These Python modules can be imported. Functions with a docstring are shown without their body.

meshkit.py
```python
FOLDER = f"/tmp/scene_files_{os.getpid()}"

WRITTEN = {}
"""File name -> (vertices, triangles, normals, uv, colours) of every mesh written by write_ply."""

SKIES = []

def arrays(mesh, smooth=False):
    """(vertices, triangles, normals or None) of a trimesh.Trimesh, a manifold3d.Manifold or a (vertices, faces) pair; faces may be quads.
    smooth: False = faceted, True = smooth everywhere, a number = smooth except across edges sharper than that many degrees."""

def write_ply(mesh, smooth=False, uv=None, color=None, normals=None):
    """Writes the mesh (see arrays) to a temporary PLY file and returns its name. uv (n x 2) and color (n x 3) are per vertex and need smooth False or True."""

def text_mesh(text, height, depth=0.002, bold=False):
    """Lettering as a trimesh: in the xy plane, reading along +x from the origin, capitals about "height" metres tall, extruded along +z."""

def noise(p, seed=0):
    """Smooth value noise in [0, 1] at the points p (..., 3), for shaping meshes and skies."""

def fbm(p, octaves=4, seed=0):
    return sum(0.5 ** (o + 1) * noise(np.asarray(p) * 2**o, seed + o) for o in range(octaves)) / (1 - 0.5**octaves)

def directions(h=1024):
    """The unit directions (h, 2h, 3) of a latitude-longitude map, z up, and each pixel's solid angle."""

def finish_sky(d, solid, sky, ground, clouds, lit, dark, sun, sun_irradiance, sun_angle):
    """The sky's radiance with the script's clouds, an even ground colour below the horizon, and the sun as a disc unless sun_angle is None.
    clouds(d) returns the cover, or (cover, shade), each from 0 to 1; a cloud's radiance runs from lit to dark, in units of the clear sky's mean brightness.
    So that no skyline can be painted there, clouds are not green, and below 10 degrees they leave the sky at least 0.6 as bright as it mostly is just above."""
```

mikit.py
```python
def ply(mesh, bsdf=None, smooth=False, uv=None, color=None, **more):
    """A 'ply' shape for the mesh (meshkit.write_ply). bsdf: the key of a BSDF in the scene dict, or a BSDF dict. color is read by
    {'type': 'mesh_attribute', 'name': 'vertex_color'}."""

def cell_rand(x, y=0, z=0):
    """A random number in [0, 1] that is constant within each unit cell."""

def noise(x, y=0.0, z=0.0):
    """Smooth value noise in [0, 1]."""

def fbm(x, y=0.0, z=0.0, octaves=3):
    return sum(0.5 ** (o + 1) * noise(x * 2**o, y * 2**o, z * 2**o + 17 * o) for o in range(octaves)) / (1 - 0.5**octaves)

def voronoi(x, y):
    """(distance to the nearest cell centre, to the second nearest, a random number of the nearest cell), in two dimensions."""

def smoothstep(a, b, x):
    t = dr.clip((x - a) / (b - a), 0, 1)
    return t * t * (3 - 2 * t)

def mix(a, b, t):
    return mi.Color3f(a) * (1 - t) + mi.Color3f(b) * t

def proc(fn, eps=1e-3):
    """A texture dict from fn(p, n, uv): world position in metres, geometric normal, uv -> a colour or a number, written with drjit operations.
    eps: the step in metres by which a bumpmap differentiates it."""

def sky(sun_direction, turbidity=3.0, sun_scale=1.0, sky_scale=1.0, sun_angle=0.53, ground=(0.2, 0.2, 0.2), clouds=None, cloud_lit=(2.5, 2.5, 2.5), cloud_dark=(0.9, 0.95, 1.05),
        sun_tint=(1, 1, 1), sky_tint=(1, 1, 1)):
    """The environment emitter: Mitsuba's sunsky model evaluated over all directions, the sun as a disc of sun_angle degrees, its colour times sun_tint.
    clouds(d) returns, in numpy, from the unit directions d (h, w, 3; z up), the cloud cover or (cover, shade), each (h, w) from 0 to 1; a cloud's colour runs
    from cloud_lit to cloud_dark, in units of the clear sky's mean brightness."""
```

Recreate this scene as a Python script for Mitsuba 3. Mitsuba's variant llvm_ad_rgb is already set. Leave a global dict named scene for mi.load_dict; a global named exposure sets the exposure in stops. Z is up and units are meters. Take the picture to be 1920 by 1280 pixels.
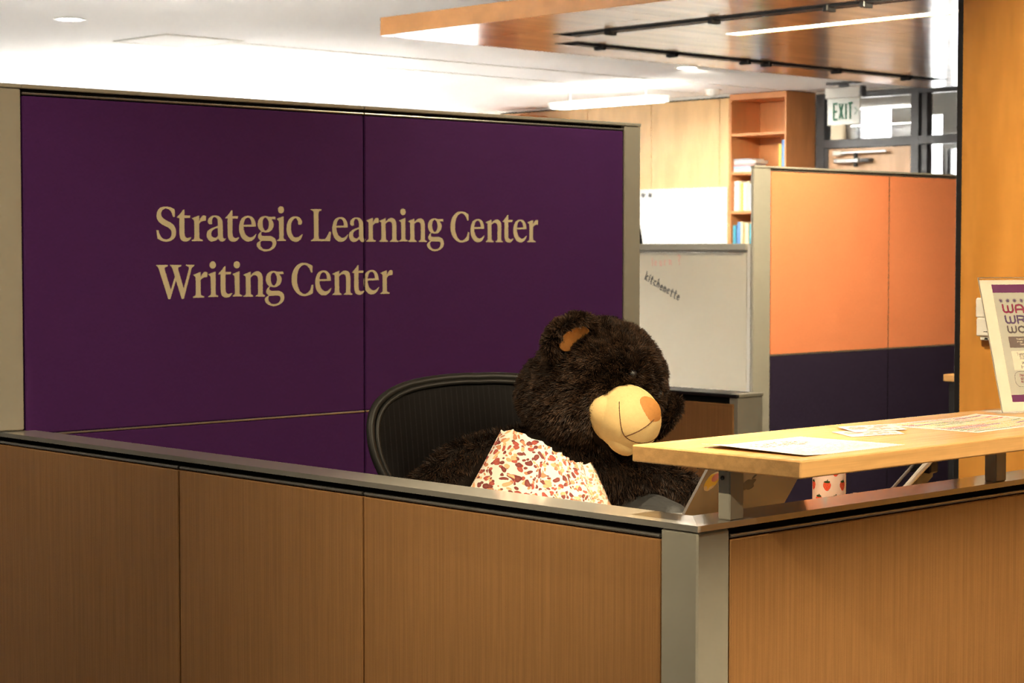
import math, json
import numpy as np
import trimesh
import manifold3d as m3
from shapely import affinity
from shapely.geometry import Polygon, LineString, Point, box as sbox, MultiPolygon
from shapely.ops import unary_union
import drjit as dr
import mitsuba as mi
import mikit, meshkit
from mikit import ply, proc, noise, fbm, voronoi, cell_rand, smoothstep, mix

T4 = mi.ScalarTransform4f
scene, labels = {}, {}

# ------------------------------------------------------------------ camera
PITCH, YAW = 0.046909, 0.812616
CAM = np.array([-2.468, -2.158, 1.36])
look = np.array([math.cos(YAW) * math.cos(PITCH), math.sin(YAW) * math.cos(PITCH), -math.sin(PITCH)])
scene['camera'] = {'type': 'thinlens', 'fov': 29.06, 'fov_axis': 'x', 'aperture_radius': 0.0028, 'focus_distance': 4.0,
                   'near_clip': 0.05, 'far_clip': 200.0,
                   'to_world': T4().look_at(origin=CAM.tolist(), target=(CAM + look).tolist(), up=[0, 0, 1])}
exposure = 4.0
LS = 0.125                     # all lights in the units of exposure 1

# ------------------------------------------------------------------ light
scene['daylight'] = {'type': 'constant', 'sampling_weight': 2.0, 'radiance': {'type': 'rgb', 'value': [9.0 * LS, 9.0 * LS, 8.8 * LS]}}   # overcast sky outside the windows
WARM = np.array([1.0, 0.82, 0.54])
NEUT = np.array([1.0, 0.94, 0.80])
COOL = np.array([1.0, 0.965, 0.88])
# recessed ceiling downlights, most of them out of view: x, y, aim point, colour, candle power, beam, cutoff
DOWNLIGHTS = [
    (-0.05, 0.05, (0.20, 0.36, 0.95), WARM, 12.0, 8, 20, 5),  # out of view, makes the pool on the counter corner and the bear
    (-2.20, -0.60, (0.02, 0.30, 1.06), WARM, 11.0, 3, 19, 3),  # out of view, placed to light the corner post and nearby laminate
    (2.30, 1.30, (1.9, 2.3, 1.5), WARM, 2.5, 18, 46, 2),  # out of view, placed to light the upper right of the purple partition
    (3.56, 7.916, (3.56, 7.916, 0.0), NEUT, 60.0, 40, 70, 1),
    (8.437, 7.499, (9.9, 8.4, 0.9), NEUT, 14.0, 26, 52, 2),
    (4.4, 2.65, (5.3, 4.2, 1.0), WARM, 7.8, 22, 52, 3),  # out of view in the soffit, lights the orange partition and whiteboard
    (1.00, 0.95, (2.5, 0.30, 0.95), WARM, 8.5, 18, 36, 2),  # out of view, placed to brighten the wood column
    (-0.9, 0.6, (0.0, 2.3, 1.35), WARM, 2.6, 8, 22, 1.5),  # out of view, lights the left tall post and the purple beside it
    (-2.2, 1.2, (0.0, 1.5, 0.75), WARM, 3.4, 15, 32, 1.5),  # out of view, placed to lift the left laminate panels
]
PENDANT_GLOW = 80.0
LOBBY_GLOW = 95.0
ZC = 2.683          # ceiling height
W = 0.90            # low partition height

# ------------------------------------------------------------------ helpers
def add(name, mesh, mat, parent=None, smooth=False, label=None, cat=None, group=None, kind=None, exact=False, **kw):
    key = name if parent is None else parent + '__' + name
    if not exact and key in scene:
        i = 1
        while f'{key}_{i:03d}' in scene: i += 1
        key = f'{key}_{i:03d}'
    scene[key] = mesh if isinstance(mesh, dict) else ply(mesh, mat, smooth=smooth, **kw)
    if label or cat or kind:
        tag(key, label, cat, group, kind)
    return key

def tag(key, label=None, cat=None, group=None, kind=None):
    d = {}
    if label: d['label'] = label
    if cat: d['category'] = cat
    if group: d['group'] = group
    if kind: d['kind'] = kind
    labels[key] = d

_used = set()
def thing(name, label, cat, group=None, kind=None):
    key, i = name, 1
    while key in _used:
        key = f'{name}_{i:03d}'; i += 1
    _used.add(key)
    tag(key, label, cat, group, kind)
    return key

def rbox(x0, x1, y0, y1, z0, z1, c=0.0015):
    c = min(c, 0.3 * min(abs(x1 - x0), abs(y1 - y0), abs(z1 - z0)))
    lo, hi = np.minimum([x0, y0, z0], [x1, y1, z1]), np.maximum([x0, y0, z0], [x1, y1, z1])
    pts = []
    for s in np.ndindex(2, 2, 2):
        corner = np.where(np.array(s) == 1, hi, lo)
        d = np.where(np.array(s) == 1, -c, c)
        for k in range(3):
            p = corner + d; p[k] = corner[k]
            pts.append(p)
    return trimesh.convex.convex_hull(np.array(pts))

def cat_m(*ms):
    return trimesh.util.concatenate([m for m in ms])

def extrude(poly, h, z=0.0):
    polys = list(poly.geoms) if hasattr(poly, 'geoms') else [poly]
    ms = [trimesh.creation.extrude_polygon(p, h, engine='earcut') for p in polys if p.area > 1e-9]
    m = trimesh.util.concatenate(ms)
    m.apply_translation([0, 0, z])
    return m

def frame_m(o, x, y, z=None):
    x, y = np.asarray(x, float), np.asarray(y, float)
    x = x / np.linalg.norm(x)
    z = np.cross(x, y) if z is None else np.asarray(z, float)
    z = z / np.linalg.norm(z)
    y = np.cross(z, x)
    M = np.eye(4); M[:3, 0], M[:3, 1], M[:3, 2], M[:3, 3] = x, y, z, o
    return M

def on_plane(mesh, o, x, y):
    mesh = mesh.copy(); mesh.apply_transform(frame_m(o, x, y)); return mesh

def tube(path, r, n=10, close=False, squash=None):
    """swept tube along a path; r a number or per-point"""
    P = np.asarray(path, float)
    r = np.broadcast_to(r, len(P))
    d = np.roll(P, -1, 0) - np.roll(P, 1, 0)
    if not close:
        d[0], d[-1] = P[1] - P[0], P[-1] - P[-2]
    d /= np.linalg.norm(d, axis=1, keepdims=True)
    up = np.array([0, 0, 1.0]) if abs(d[0][2]) < 0.9 else np.array([1.0, 0, 0])
    rings = []
    u = None
    for i in range(len(P)):
        u = np.cross(up, d[i]) if u is None else u - d[i] * (u @ d[i])
        u /= np.linalg.norm(u)
        v = np.cross(d[i], u)
        a = np.arange(n) / n * 2 * np.pi
        s = (1, 1) if squash is None else squash
        rings.append(P[i] + r[i] * (np.cos(a)[:, None] * u * s[0] + np.sin(a)[:, None] * v * s[1]))
    V = np.vstack(rings)
    F = []
    m = len(P)
    for i in range(m if close else m - 1):
        j = (i + 1) % m
        for k in range(n):
            k2 = (k + 1) % n
            F += [[i * n + k, i * n + k2, j * n + k2], [i * n + k, j * n + k2, j * n + k]]
    if not close:
        V = np.vstack([V, P[0], P[-1]])
        for k in range(n):
            k2 = (k + 1) % n
            F += [[m * n, k2, k], [m * n + 1, (m - 1) * n + k, (m - 1) * n + k2]]
    mesh = trimesh.Trimesh(V, np.array(F), process=False)
    return mesh

def grid(P):
    """P (nu, nv, 3) -> mesh of quads, uv returned too"""
    nu, nv = P.shape[:2]
    V = P.reshape(-1, 3)
    i, j = np.meshgrid(np.arange(nu - 1), np.arange(nv - 1), indexing='ij')
    a = (i * nv + j).ravel()
    F = np.vstack([np.stack([a, a + nv, a + nv + 1], 1), np.stack([a, a + nv + 1, a + 1], 1)])
    uu, vv = np.meshgrid(np.linspace(0, 1, nu), np.linspace(0, 1, nv), indexing='ij')
    return trimesh.Trimesh(V, F, process=False), np.stack([uu.ravel(), vv.ravel()], 1)

def slab(P, th, uv=None):
    """a sheet given as a grid, thickened by th along its normals; returns mesh, uv"""
    m, uv0 = grid(P)
    n = m.vertex_normals
    nu, nv = P.shape[:2]
    V = np.vstack([m.vertices, m.vertices - n * th])
    N = nu * nv
    F = [m.faces, m.faces[:, ::-1] + N]
    idx = np.arange(N).reshape(nu, nv)
    loop = np.concatenate([idx[:, 0], idx[-1, 1:], idx[-2::-1, -1], idx[0, -2:0:-1]])
    nx = np.roll(loop, -1)
    F.append(np.stack([loop, nx + N, nx], 1)); F.append(np.stack([loop, loop + N, nx + N], 1))
    uv = uv0 if uv is None else uv
    return trimesh.Trimesh(V, np.vstack(F), process=False), np.vstack([uv, uv])

def lathe(profile, n=40):
    return trimesh.creation.revolve(np.array(profile, float), sections=n)

def disc(x, y, z0, z1, r, n=32):
    m = trimesh.creation.cylinder(radius=r, height=abs(z1 - z0), sections=n)
    m.apply_translation([x, y, (z0 + z1) / 2]); return m

# ------------------------------------------------------------------ materials
def rgb(*c): return {'type': 'rgb', 'value': [float(x) for x in c]}

def mat(key, col, rough=0.5, spec=0.5, metal=0.0, two=True, bump=None, **kw):
    b = {'type': 'principled', 'base_color': col if isinstance(col, dict) else rgb(*col), 'roughness': rough if isinstance(rough, dict) else float(rough), 'metallic': float(metal)}
    if not metal: b['specular'] = float(spec)
    b.update(kw)
    if bump is not None:
        b = {'type': 'bumpmap', 'arbitrary': proc(bump[0], eps=bump[2] if len(bump) > 2 else 5e-4), 'scale': bump[1], 'bsdf': b}
    scene[key] = {'type': 'twosided', 'bsdf': b} if two else b
    return key

def wood_fn(c1, c2, fx, fy, fz, fleck=0.25):
    def fn(p, n, uv):
        a = fbm(p.x * fx, p.y * fy, p.z * fz, 3)
        b = noise(p.x * fx * 6 + 3.1, p.y * fy * 6, p.z * fz * 6)
        t = dr.clip(a * (1 - fleck) + b * fleck, 0, 1)
        return mix(c1, c2, smoothstep(0.25, 0.75, t))
    return fn

mat('m_lam', proc(wood_fn((0.325, 0.160, 0.058), (0.395, 0.200, 0.075), 420, 420, 4.0)), 0.38, 0.5)        # low partition laminate
mat('m_maple', proc(wood_fn((0.56, 0.312, 0.115), (0.67, 0.39, 0.155), 4, 90, 90)), 0.30, 0.5)          # counter
mat('m_column', proc(wood_fn((0.54, 0.235, 0.045), (0.64, 0.295, 0.065), 14, 14, 2.0, 0.15)), 0.30, 0.5)   # right column
mat('m_backwood', proc(wood_fn((0.62, 0.39, 0.17), (0.70, 0.45, 0.205), 12, 12, 2.0, 0.15)), 0.35, 0.5)
mat('m_fascia', proc(wood_fn((0.54, 0.25, 0.085), (0.61, 0.29, 0.10), 2.0, 14, 14, 0.15)), 0.35, 0.4)  # soffit wood made lighter, standing in for ceiling bounce on this face
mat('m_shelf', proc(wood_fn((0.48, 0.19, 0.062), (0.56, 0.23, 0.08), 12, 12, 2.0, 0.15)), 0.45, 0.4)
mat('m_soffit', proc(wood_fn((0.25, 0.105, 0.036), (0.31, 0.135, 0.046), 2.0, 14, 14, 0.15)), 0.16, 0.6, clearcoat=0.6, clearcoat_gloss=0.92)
mat('m_doorwood', proc(wood_fn((0.62, 0.40, 0.24), (0.70, 0.46, 0.29), 20, 20, 2.0, 0.15)), 0.4, 0.4)
def weave(s):
    def fn(p, n, uv):
        return 0.5 * noise(p.x * s, p.y * s, p.z * s) + 0.5 * noise(p.x * s * .5 + 9, p.y * s * .5, p.z * s * 2)
    return fn
weave_a = weave(900.0)
def fabric_fn(c1, c2, s=500.0):
    def fn(p, n, uv):
        return mix(c1, c2, 0.55 * noise(p.x * s, p.y * s, p.z * s) + 0.45 * noise(p.x * s * .33, p.y * s * .33, p.z * s * .33))
    return fn
mat('m_purple', proc(fabric_fn((0.056, 0.0115, 0.092), (0.074, 0.0165, 0.122))), 0.85, 0.25, sheen=0.3)
mat('m_orange', proc(fabric_fn((0.80, 0.265, 0.115), (0.86, 0.295, 0.135), 350.0)), 0.9, 0.2)
mat('m_navy', proc(fabric_fn((0.027, 0.019, 0.040), (0.036, 0.026, 0.054), 350.0)), 0.95, 0.06)
mat('m_putty', (0.34, 0.325, 0.27), 0.38, 0.5)                                                            # painted metal trim
mat('m_cap', (0.40, 0.385, 0.35), 0.11, metal=0.5)                       # glossy cap
mat('m_trim', (0.44, 0.42, 0.38), 0.30, metal=0.85)
mat('m_black', (0.010, 0.010, 0.011), 0.45, 0.5)
mat('m_gap', (0.006, 0.006, 0.006), 0.9, 0.1)
mat('m_letter', (0.66, 0.60, 0.41), 0.5, 0.35)
mat('m_white', (0.80, 0.80, 0.78), 0.8, 0.2)
mat('m_ceiling', (0.87, 0.865, 0.855), 0.9, 0.1)
mat('m_offwhite', (0.70, 0.68, 0.62), 0.8, 0.2)
mat('m_wallgrey', (0.50, 0.50, 0.49), 0.8, 0.2)
mat('m_beige', (0.52, 0.42, 0.27), 0.8, 0.2)
mat('m_board', (0.74, 0.73, 0.69), 0.18, 0.5)
mat('m_board_cream', (0.74, 0.69, 0.57), 0.30, 0.4)
mat('m_plasticwhite', (0.76, 0.74, 0.68), 0.35, 0.5)
mat('m_carpet', proc(fabric_fn((0.05, 0.05, 0.055), (0.10, 0.095, 0.09), 60.0)), 0.95, 0.1)
mat('m_alu', (0.085, 0.088, 0.095), 0.4, 0.5)
mat('m_steel', (0.55, 0.55, 0.54), 0.3, metal=0.9)
mat('m_red_ink', (0.80, 0.52, 0.44), 0.5, 0.3)
mat('m_black_ink', (0.06, 0.055, 0.05), 0.5, 0.3)
scene['m_glass'] = {'type': 'thindielectric', 'int_ior': 1.5}
scene['m_acrylic'] = {'type': 'thindielectric', 'int_ior': 1.49}

def emit(c, w=1.5): return {'type': 'area', 'radiance': rgb(*(np.array(c) * LS)), 'sampling_weight': w}

# ------------------------------------------------------------------ the room shell
def struct(name, mesh, m, parent=None, **kw):
    return add(name, mesh, m, parent, kind=None if parent else 'structure', **kw)

XB, XD, YB = 10.571, 10.965, 8.282     # wood back wall, glazed door wall, where they meet
struct('floor', rbox(-9, 15.4, -8, 20, -0.1, 0.0), 'm_carpet')
CP = sbox(-9, -8, XD + 0.1, 20)
struct('ceiling', extrude(CP, 0.12, ZC), 'm_ceiling')
# shallow reveals in the plaster ceiling
for (y, x0, x1) in ((8.33, 5.0, 10.5), (9.02, 5.5, 10.55)):
    add('reveal', rbox(x0, x1, y, y + 0.018, ZC - 0.004, ZC - 0.0005, .001), 'm_offwhite', 'ceiling')
struct('wall_left', rbox(-9, 10.571, 20, 20.12, 0, ZC), 'm_white')
struct('wall_front', rbox(-9.12, -9, -8, 20, 0, ZC), 'm_offwhite')
struct('wall_right', rbox(-9, 15.4, -8.12, -8, 0, 3.4), 'm_offwhite')

# wood-panelled back wall
struct('wall_back', cat_m(rbox(XB + 0.02, XB + 0.16, 8.905, 11.78, 0, ZC), rbox(XB + 0.02, XB + 0.16, 11.78, 20, 0, .45), rbox(XB + 0.02, XB + 0.16, 11.78, 20, 2.60, ZC)), 'm_offwhite')
y = 9.012 - 0.107
while y < 11.7:
    y1 = min((9.012 if y < 9.0 else y + 0.796), 11.776)
    add('panel', rbox(XB, XB + 0.019, y + 0.003, y1 - 0.003, 0.02, 2.648, .002), 'm_backwood', 'wall_back')
    y = y1
add('reveal', rbox(XB + 0.008, XB + 0.019, 8.905, 11.78, 2.648, 2.660, .001), 'm_gap', 'wall_back')

# windows along the rest of the back wall, hidden behind the purple partition but mirrored in the soffit
for k in range(5):
    ya, yb = 11.78 + k * 1.644, 11.78 + (k + 1) * 1.644
    wk = struct(f'window_{8 + k}', rbox(XB + .085, XB + .091, ya, yb, .45, 2.60, .001), 'm_glass')
    add('window_frame', cat_m(rbox(XB + .03, XB + .15, ya, ya + .05, .45, 2.60, .004), rbox(XB + .03, XB + .15, ya + .05, yb, .45, .50, .004), rbox(XB + .03, XB + .15, ya + .05, yb, 2.55, 2.60, .004)), 'm_alu', wk)
# glazed door wall
def seg(x0, x1, y0, y1, z0, z1, m='m_alu', c=.004): return rbox(x0, x1, y0, y1, z0, z1, c)
struct('wall_door', cat_m(rbox(XD, XD + 0.12, -8, 4.9, 0, ZC), rbox(XD, XD + 0.12, 4.9, YB + 0.1, 2.665, ZC)), 'm_offwhite')
fr = struct('door_1', rbox(XD + 0.030, XD + 0.075, 7.325, 8.190, 0.01, 2.200, .003), 'm_doorwood')
add('frame', cat_m(rbox(XD, XD + 0.10, 8.195, 8.281, 0, 2.66, .004), rbox(XD + .012, XD + .09, 8.165, 8.199, 0, 2.2, .003)), 'm_alu', fr)
add('frame', rbox(XD - 0.004, XD + 0.10, 7.235, 7.315, 0, 2.66, .004), 'm_alu', fr)
add('frame', rbox(XD + 0.02, XD + 0.10, 7.17, 7.236, 0, 2.66, .004), 'm_alu', fr)
add('transom_bar', rbox(XD - 0.002, XD + 0.10, 4.9, 8.196, 2.203, 2.275, .004), 'm_alu', fr)
add('head_bar', rbox(XD - 0.002, XD + 0.10, 4.9, 8.196, 2.615, 2.662, .004), 'm_alu', fr)
# door closer
cl = add('door_closer', rbox(XD - 0.05, XD + 0.028, 7.80, 8.06, 2.072, 2.112, .008), 'm_steel', fr)
add('closer_cover', rbox(XD - 0.04, XD + 0.028, 7.70, 7.80, 2.078, 2.108, .006), 'm_alu', cl)
add('closer_arm', rbox(XD - 0.04, XD - 0.022, 7.53, 8.0, 2.150, 2.172, .004), 'm_steel', cl)
add('closer_shoe', rbox(XD - 0.045, XD + 0.028, 7.985, 8.075, 2.138, 2.18, .006), 'm_plasticwhite', cl)
add('closer_pivot', cat_m(disc(XD - 0.03, 7.84, 2.11, 2.155, 0.018, 16), disc(XD - 0.03, 7.84, 2.04, 2.075, 0.018, 16)), 'm_black', cl)
w1 = struct('window_1', rbox(XD + 0.048, XD + 0.054, 7.315, 8.195, 2.275, 2.615, .001), 'm_glass')
w2 = struct('window_2', rbox(XD + 0.048, XD + 0.054, 5.0, 7.17, 2.275, 2.615, .001), 'm_glass')
w3 = struct('window_3', rbox(XD + 0.048, XD + 0.054, 5.0, 7.17, 0.05, 2.203, .001), 'm_glass')
add('window_frame', rbox(XD, XD + 0.10, 4.9, 5.0, 0, 2.66, .004), 'm_alu', w3)
add('window_frame', rbox(XD, XD + 0.10, 5.0, 7.17, 0, 0.05, .004), 'm_alu', w3)

# the hall beyond the door, with tall windows to the street
HX = 15.0
hall = sbox(-8, 0, 11.92, 3.4)
holes = [sbox(10.40, 0.8, 10.87, 2.86), sbox(9.752, 0.8, 10.10, 2.76), sbox(9.46, 0.8, 9.715, 2.40)]
hm = extrude(hall.difference(unary_union(holes)), 0.14)
struct('wall_hall', on_plane(hm, (HX, 0, 0), (0, 1, 0), (0, 0, 1)), 'm_wallgrey')
for k, h in enumerate(holes):
    a, b, c, d = h.bounds
    wk = struct(f'window_{4 + k}', rbox(HX + 0.06, HX + 0.066, a, c, b, d, .001), 'm_glass')
    add('window_frame', cat_m(rbox(HX + .03, HX + .10, a, a + .035, b, d, .003), rbox(HX + .03, HX + .10, c - .035, c, b, d, .003)), 'm_alu', wk)
struct('wall_hall_end', rbox(XB + 0.2, HX + 0.14, 11.92, 12.0, 0, 3.4), 'm_offwhite')
struct('ceiling_hall', rbox(XD - 0.1, HX + 0.3, -8, 12.0, 3.4, 3.5), 'm_offwhite')
struct('wall_hall_near', cat_m(rbox(XD + 0.13, XD + 0.2, 8.40, 11.92, 0, 3.4), rbox(XD + .102, XD + 0.2, -8, 11.92, ZC + .13, 3.4)), 'm_offwhite')
struct('trim_1', rbox(HX - 0.35, HX - 0.02, 10.98, 11.9, 0, 3.0, .01), 'm_beige')

# ------------------------------------------------------------------ floating wood soffit with two slots
SX0, SX1, SY0, SY1, SZ = 3.936, 8.69, -2.5, 5.570, 2.433
slots = [sbox(4.535, -2.5, 4.705, 4.93), sbox(4.86, 5.085, 8.18, 5.245)]
lamp_slot = sbox(5.145, -1.5, 5.255, 4.33)
cut = unary_union(slots + [lamp_slot])
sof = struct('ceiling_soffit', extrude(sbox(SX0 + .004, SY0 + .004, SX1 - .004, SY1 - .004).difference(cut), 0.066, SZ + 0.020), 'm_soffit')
xs = [SX0 + 0.012, 4.37, 5.75, 7.13, SX1]
ys = [SY1, 5.045, 4.03, 2.6, 1.2, -0.2, -1.6, SY0]
for i in range(len(xs) - 1):
    for j in range(len(ys) - 1):
        cell = sbox(xs[i] + .0015, ys[j + 1] + .0015, xs[i + 1] - .0015, ys[j] - .0015).difference(cut)
        if cell.area > 1e-3:
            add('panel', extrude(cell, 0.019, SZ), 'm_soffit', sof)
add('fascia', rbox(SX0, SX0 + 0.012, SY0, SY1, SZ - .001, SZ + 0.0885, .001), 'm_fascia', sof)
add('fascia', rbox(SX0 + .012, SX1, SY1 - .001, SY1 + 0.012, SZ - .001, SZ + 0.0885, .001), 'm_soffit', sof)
add('slot_liner', extrude(unary_union([s.buffer(0.012, join_style=2) for s in slots]), 0.012, SZ + 0.09), 'm_black', sof)
for s in slots:
    add('slot_edge', extrude(s.buffer(0.004, join_style=2).difference(s.buffer(-0.012, join_style=2)), 0.02, SZ - 0.002), 'm_black', sof)
struct('ceiling_bulkhead', rbox(4.3, 8.5, -2.4, 5.0, SZ + 0.104, ZC, .003), 'm_wallgrey')

def rail(name, label, p0, p1, brackets, axis):
    t = thing(name, label, 'rail', 'black rails in the wood ceiling')
    (x0, y0), (x1, y1) = p0, p1
    h = 0.026
    if axis == 'y':
        add('rail', cat_m(rbox(x0 - h, x0 + h, y0, y1, SZ - 0.008, SZ + 0.045, .004)), 'm_black', t)
        add('rod', tube([(x0 + .052, y0, SZ + .01), (x0 + .052, y1, SZ + .01)], .009, 8), 'm_alu', t)
    else:
        add('rail', cat_m(rbox(x0, x1, y0 - h, y0 + h, SZ - 0.008, SZ + 0.045, .004)), 'm_black', t)
        add('rod', tube([(x0, y0 - .052, SZ + .01), (x1, y0 - .052, SZ + .01)], .009, 8), 'm_alu', t)
    for b in brackets:
        if axis == 'y': add('bracket', rbox(x0 - .034, x0 + .034, b - .014, b + .014, SZ - 0.024, SZ + 0.088, .004), 'm_black', t)
        else: add('bracket', rbox(b - .016, b + .016, y0 - .034, y0 + .034, SZ - 0.024, SZ + 0.088, .004), 'm_black', t)
rail('ceiling_rail', 'black rail in the slot nearest the soffit tip, beside the linear light', (4.62, -2.4), (4.62, 4.87), (4.62, 3.95, 3.28, 3.08, 2.2, 1.2, .2), 'y')
rail('ceiling_rail', 'black rail in the long slot along the far edge of the wood soffit', (4.93, 5.165), (8.12, 5.165), (5.11, 5.68, 6.30, 6.49, 7.15, 7.86), 'x')

mat('m_reflector', (.85, .55, .14), .3, .5)  # yellow put into the colour for the lamplit side of the recess
# linear lamp set in the soffit
t = thing('linear_light', 'long white linear ceiling light set in the wood soffit', 'ceiling light')
add('diffuser', rbox(5.146, 5.226, -1.49, 4.322, SZ - 0.0006, SZ + 0.004, .0004), 'm_white', t)
scene[t + '__diffuser']['emitter'] = emit((27, 23.5, 16.5))
for (a, b) in ((-1.49, 0.4), (0.402, 1.9), (1.902, 3.3), (3.302, 4.324)):
    add('reflector', rbox(5.2275, 5.2540, a, b, SZ - 0.003, SZ + 0.030, .0008), 'm_reflector', t)

# ------------------------------------------------------------------ ceiling lamps
def downlight(i, x, y, aim, col, power, beam, cut, pick):
    ZC = 2.433 if x > 3.94 and y < 5.5 else globals()['ZC']        # the soffit hangs lower than the ceiling
    t = thing('downlight', ['unseen round downlight placed to light the counter corner and the bear', 'unseen round lobby downlight placed to light the corner post', 
              'unseen round downlight placed to light the purple partition', 'round recessed downlight glowing in the white ceiling above the purple partition', 'round lit downlight in the white ceiling beside the soffit edge',
              'unseen round soffit downlight placed to light the orange partition and whiteboard', 'unseen round downlight placed to light the wood column',
              'unseen round downlight placed to light the left tall post', 'unseen round downlight placed to light the left low partition'][i], 'downlight')
    ring = Point(0, 0).buffer(0.092, 24).difference(Point(0, 0).buffer(0.070, 24))
    m = extrude(ring, 0.006, ZC - 0.006); m.apply_translation([x, y, 0]); add('trim', m, 'm_plasticwhite', t)
    add('lens', disc(x, y, ZC - 0.003, ZC - 0.001, 0.0695, 24), 'm_plasticwhite', t)
    if i in (3, 4): scene[t + '__lens']['emitter'] = emit(col * 24.0)
    scene[f'beam_{i}'] = {'type': 'spot', 'intensity': rgb(*(col * power * LS)), 'sampling_weight': float(pick), 'cutoff_angle': cut, 'beam_width': beam,
                          'to_world': T4().look_at(origin=[x, y, ZC - 0.012], target=[aim[0] + 1e-3, aim[1] + 1e-3, aim[2]], up=[0.3, 1, 0.1])}
for i, d in enumerate(DOWNLIGHTS): downlight(i, *d)

def pendant(label, x, y0, y1, z0, z1, glow, stand=False):
    t = thing('floor_lamp', label, 'lamp') if stand else thing('pendant_light', label, 'pendant light', 'linear pendant lights over the back offices')
    add('housing', cat_m(rbox(x - .09, x - .08, y0, y1, z0, z1, .001), rbox(x + .08, x + .09, y0, y1, z0, z1, .001)), 'm_white', t)
    add('end_cap', rbox(x - .09, x + .09, y0 - .022, y0 - .001, z0, z1, .003), 'm_offwhite', t)
    add('end_cap', rbox(x - .09, x + .09, y1 + .001, y1 + .022, z0, z1, .003), 'm_offwhite', t)
    k = add('lens', rbox(x - .079, x + .079, y0, y1, z0 + .001, z1 - .001, .001), 'm_white', t); scene[k]['emitter'] = emit(COOL * glow)
    if stand:
        ym = (y0 + y1) / 2
        add('pole', tube([(x, ym, .02), (x, ym, z0)], .018, 12), 'm_alu', t)
        add('base', rbox(x - .18, x + .18, ym - .18, ym + .18, 0.0005, .02, .004), 'm_alu', t)
    for yy in () if stand else (y0 + .15, y1 - .15):
        add('wire', tube([(x, yy, z1 - .006), (x, yy, ZC)], .002, 6), 'm_steel', t)
pendant('short bright pendant light in front of the wood back wall', 9.2, 8.46, 9.61, 2.523, 2.576, PENDANT_GLOW * .55)
pendant('added linear fill uplight on a pole, unseen behind the purple partition', 2.0, 4.6, 5.8, 1.72, 1.78, PENDANT_GLOW * .85, True)  # added fill light for the soffit fascia and near ceiling, never in view
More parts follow.
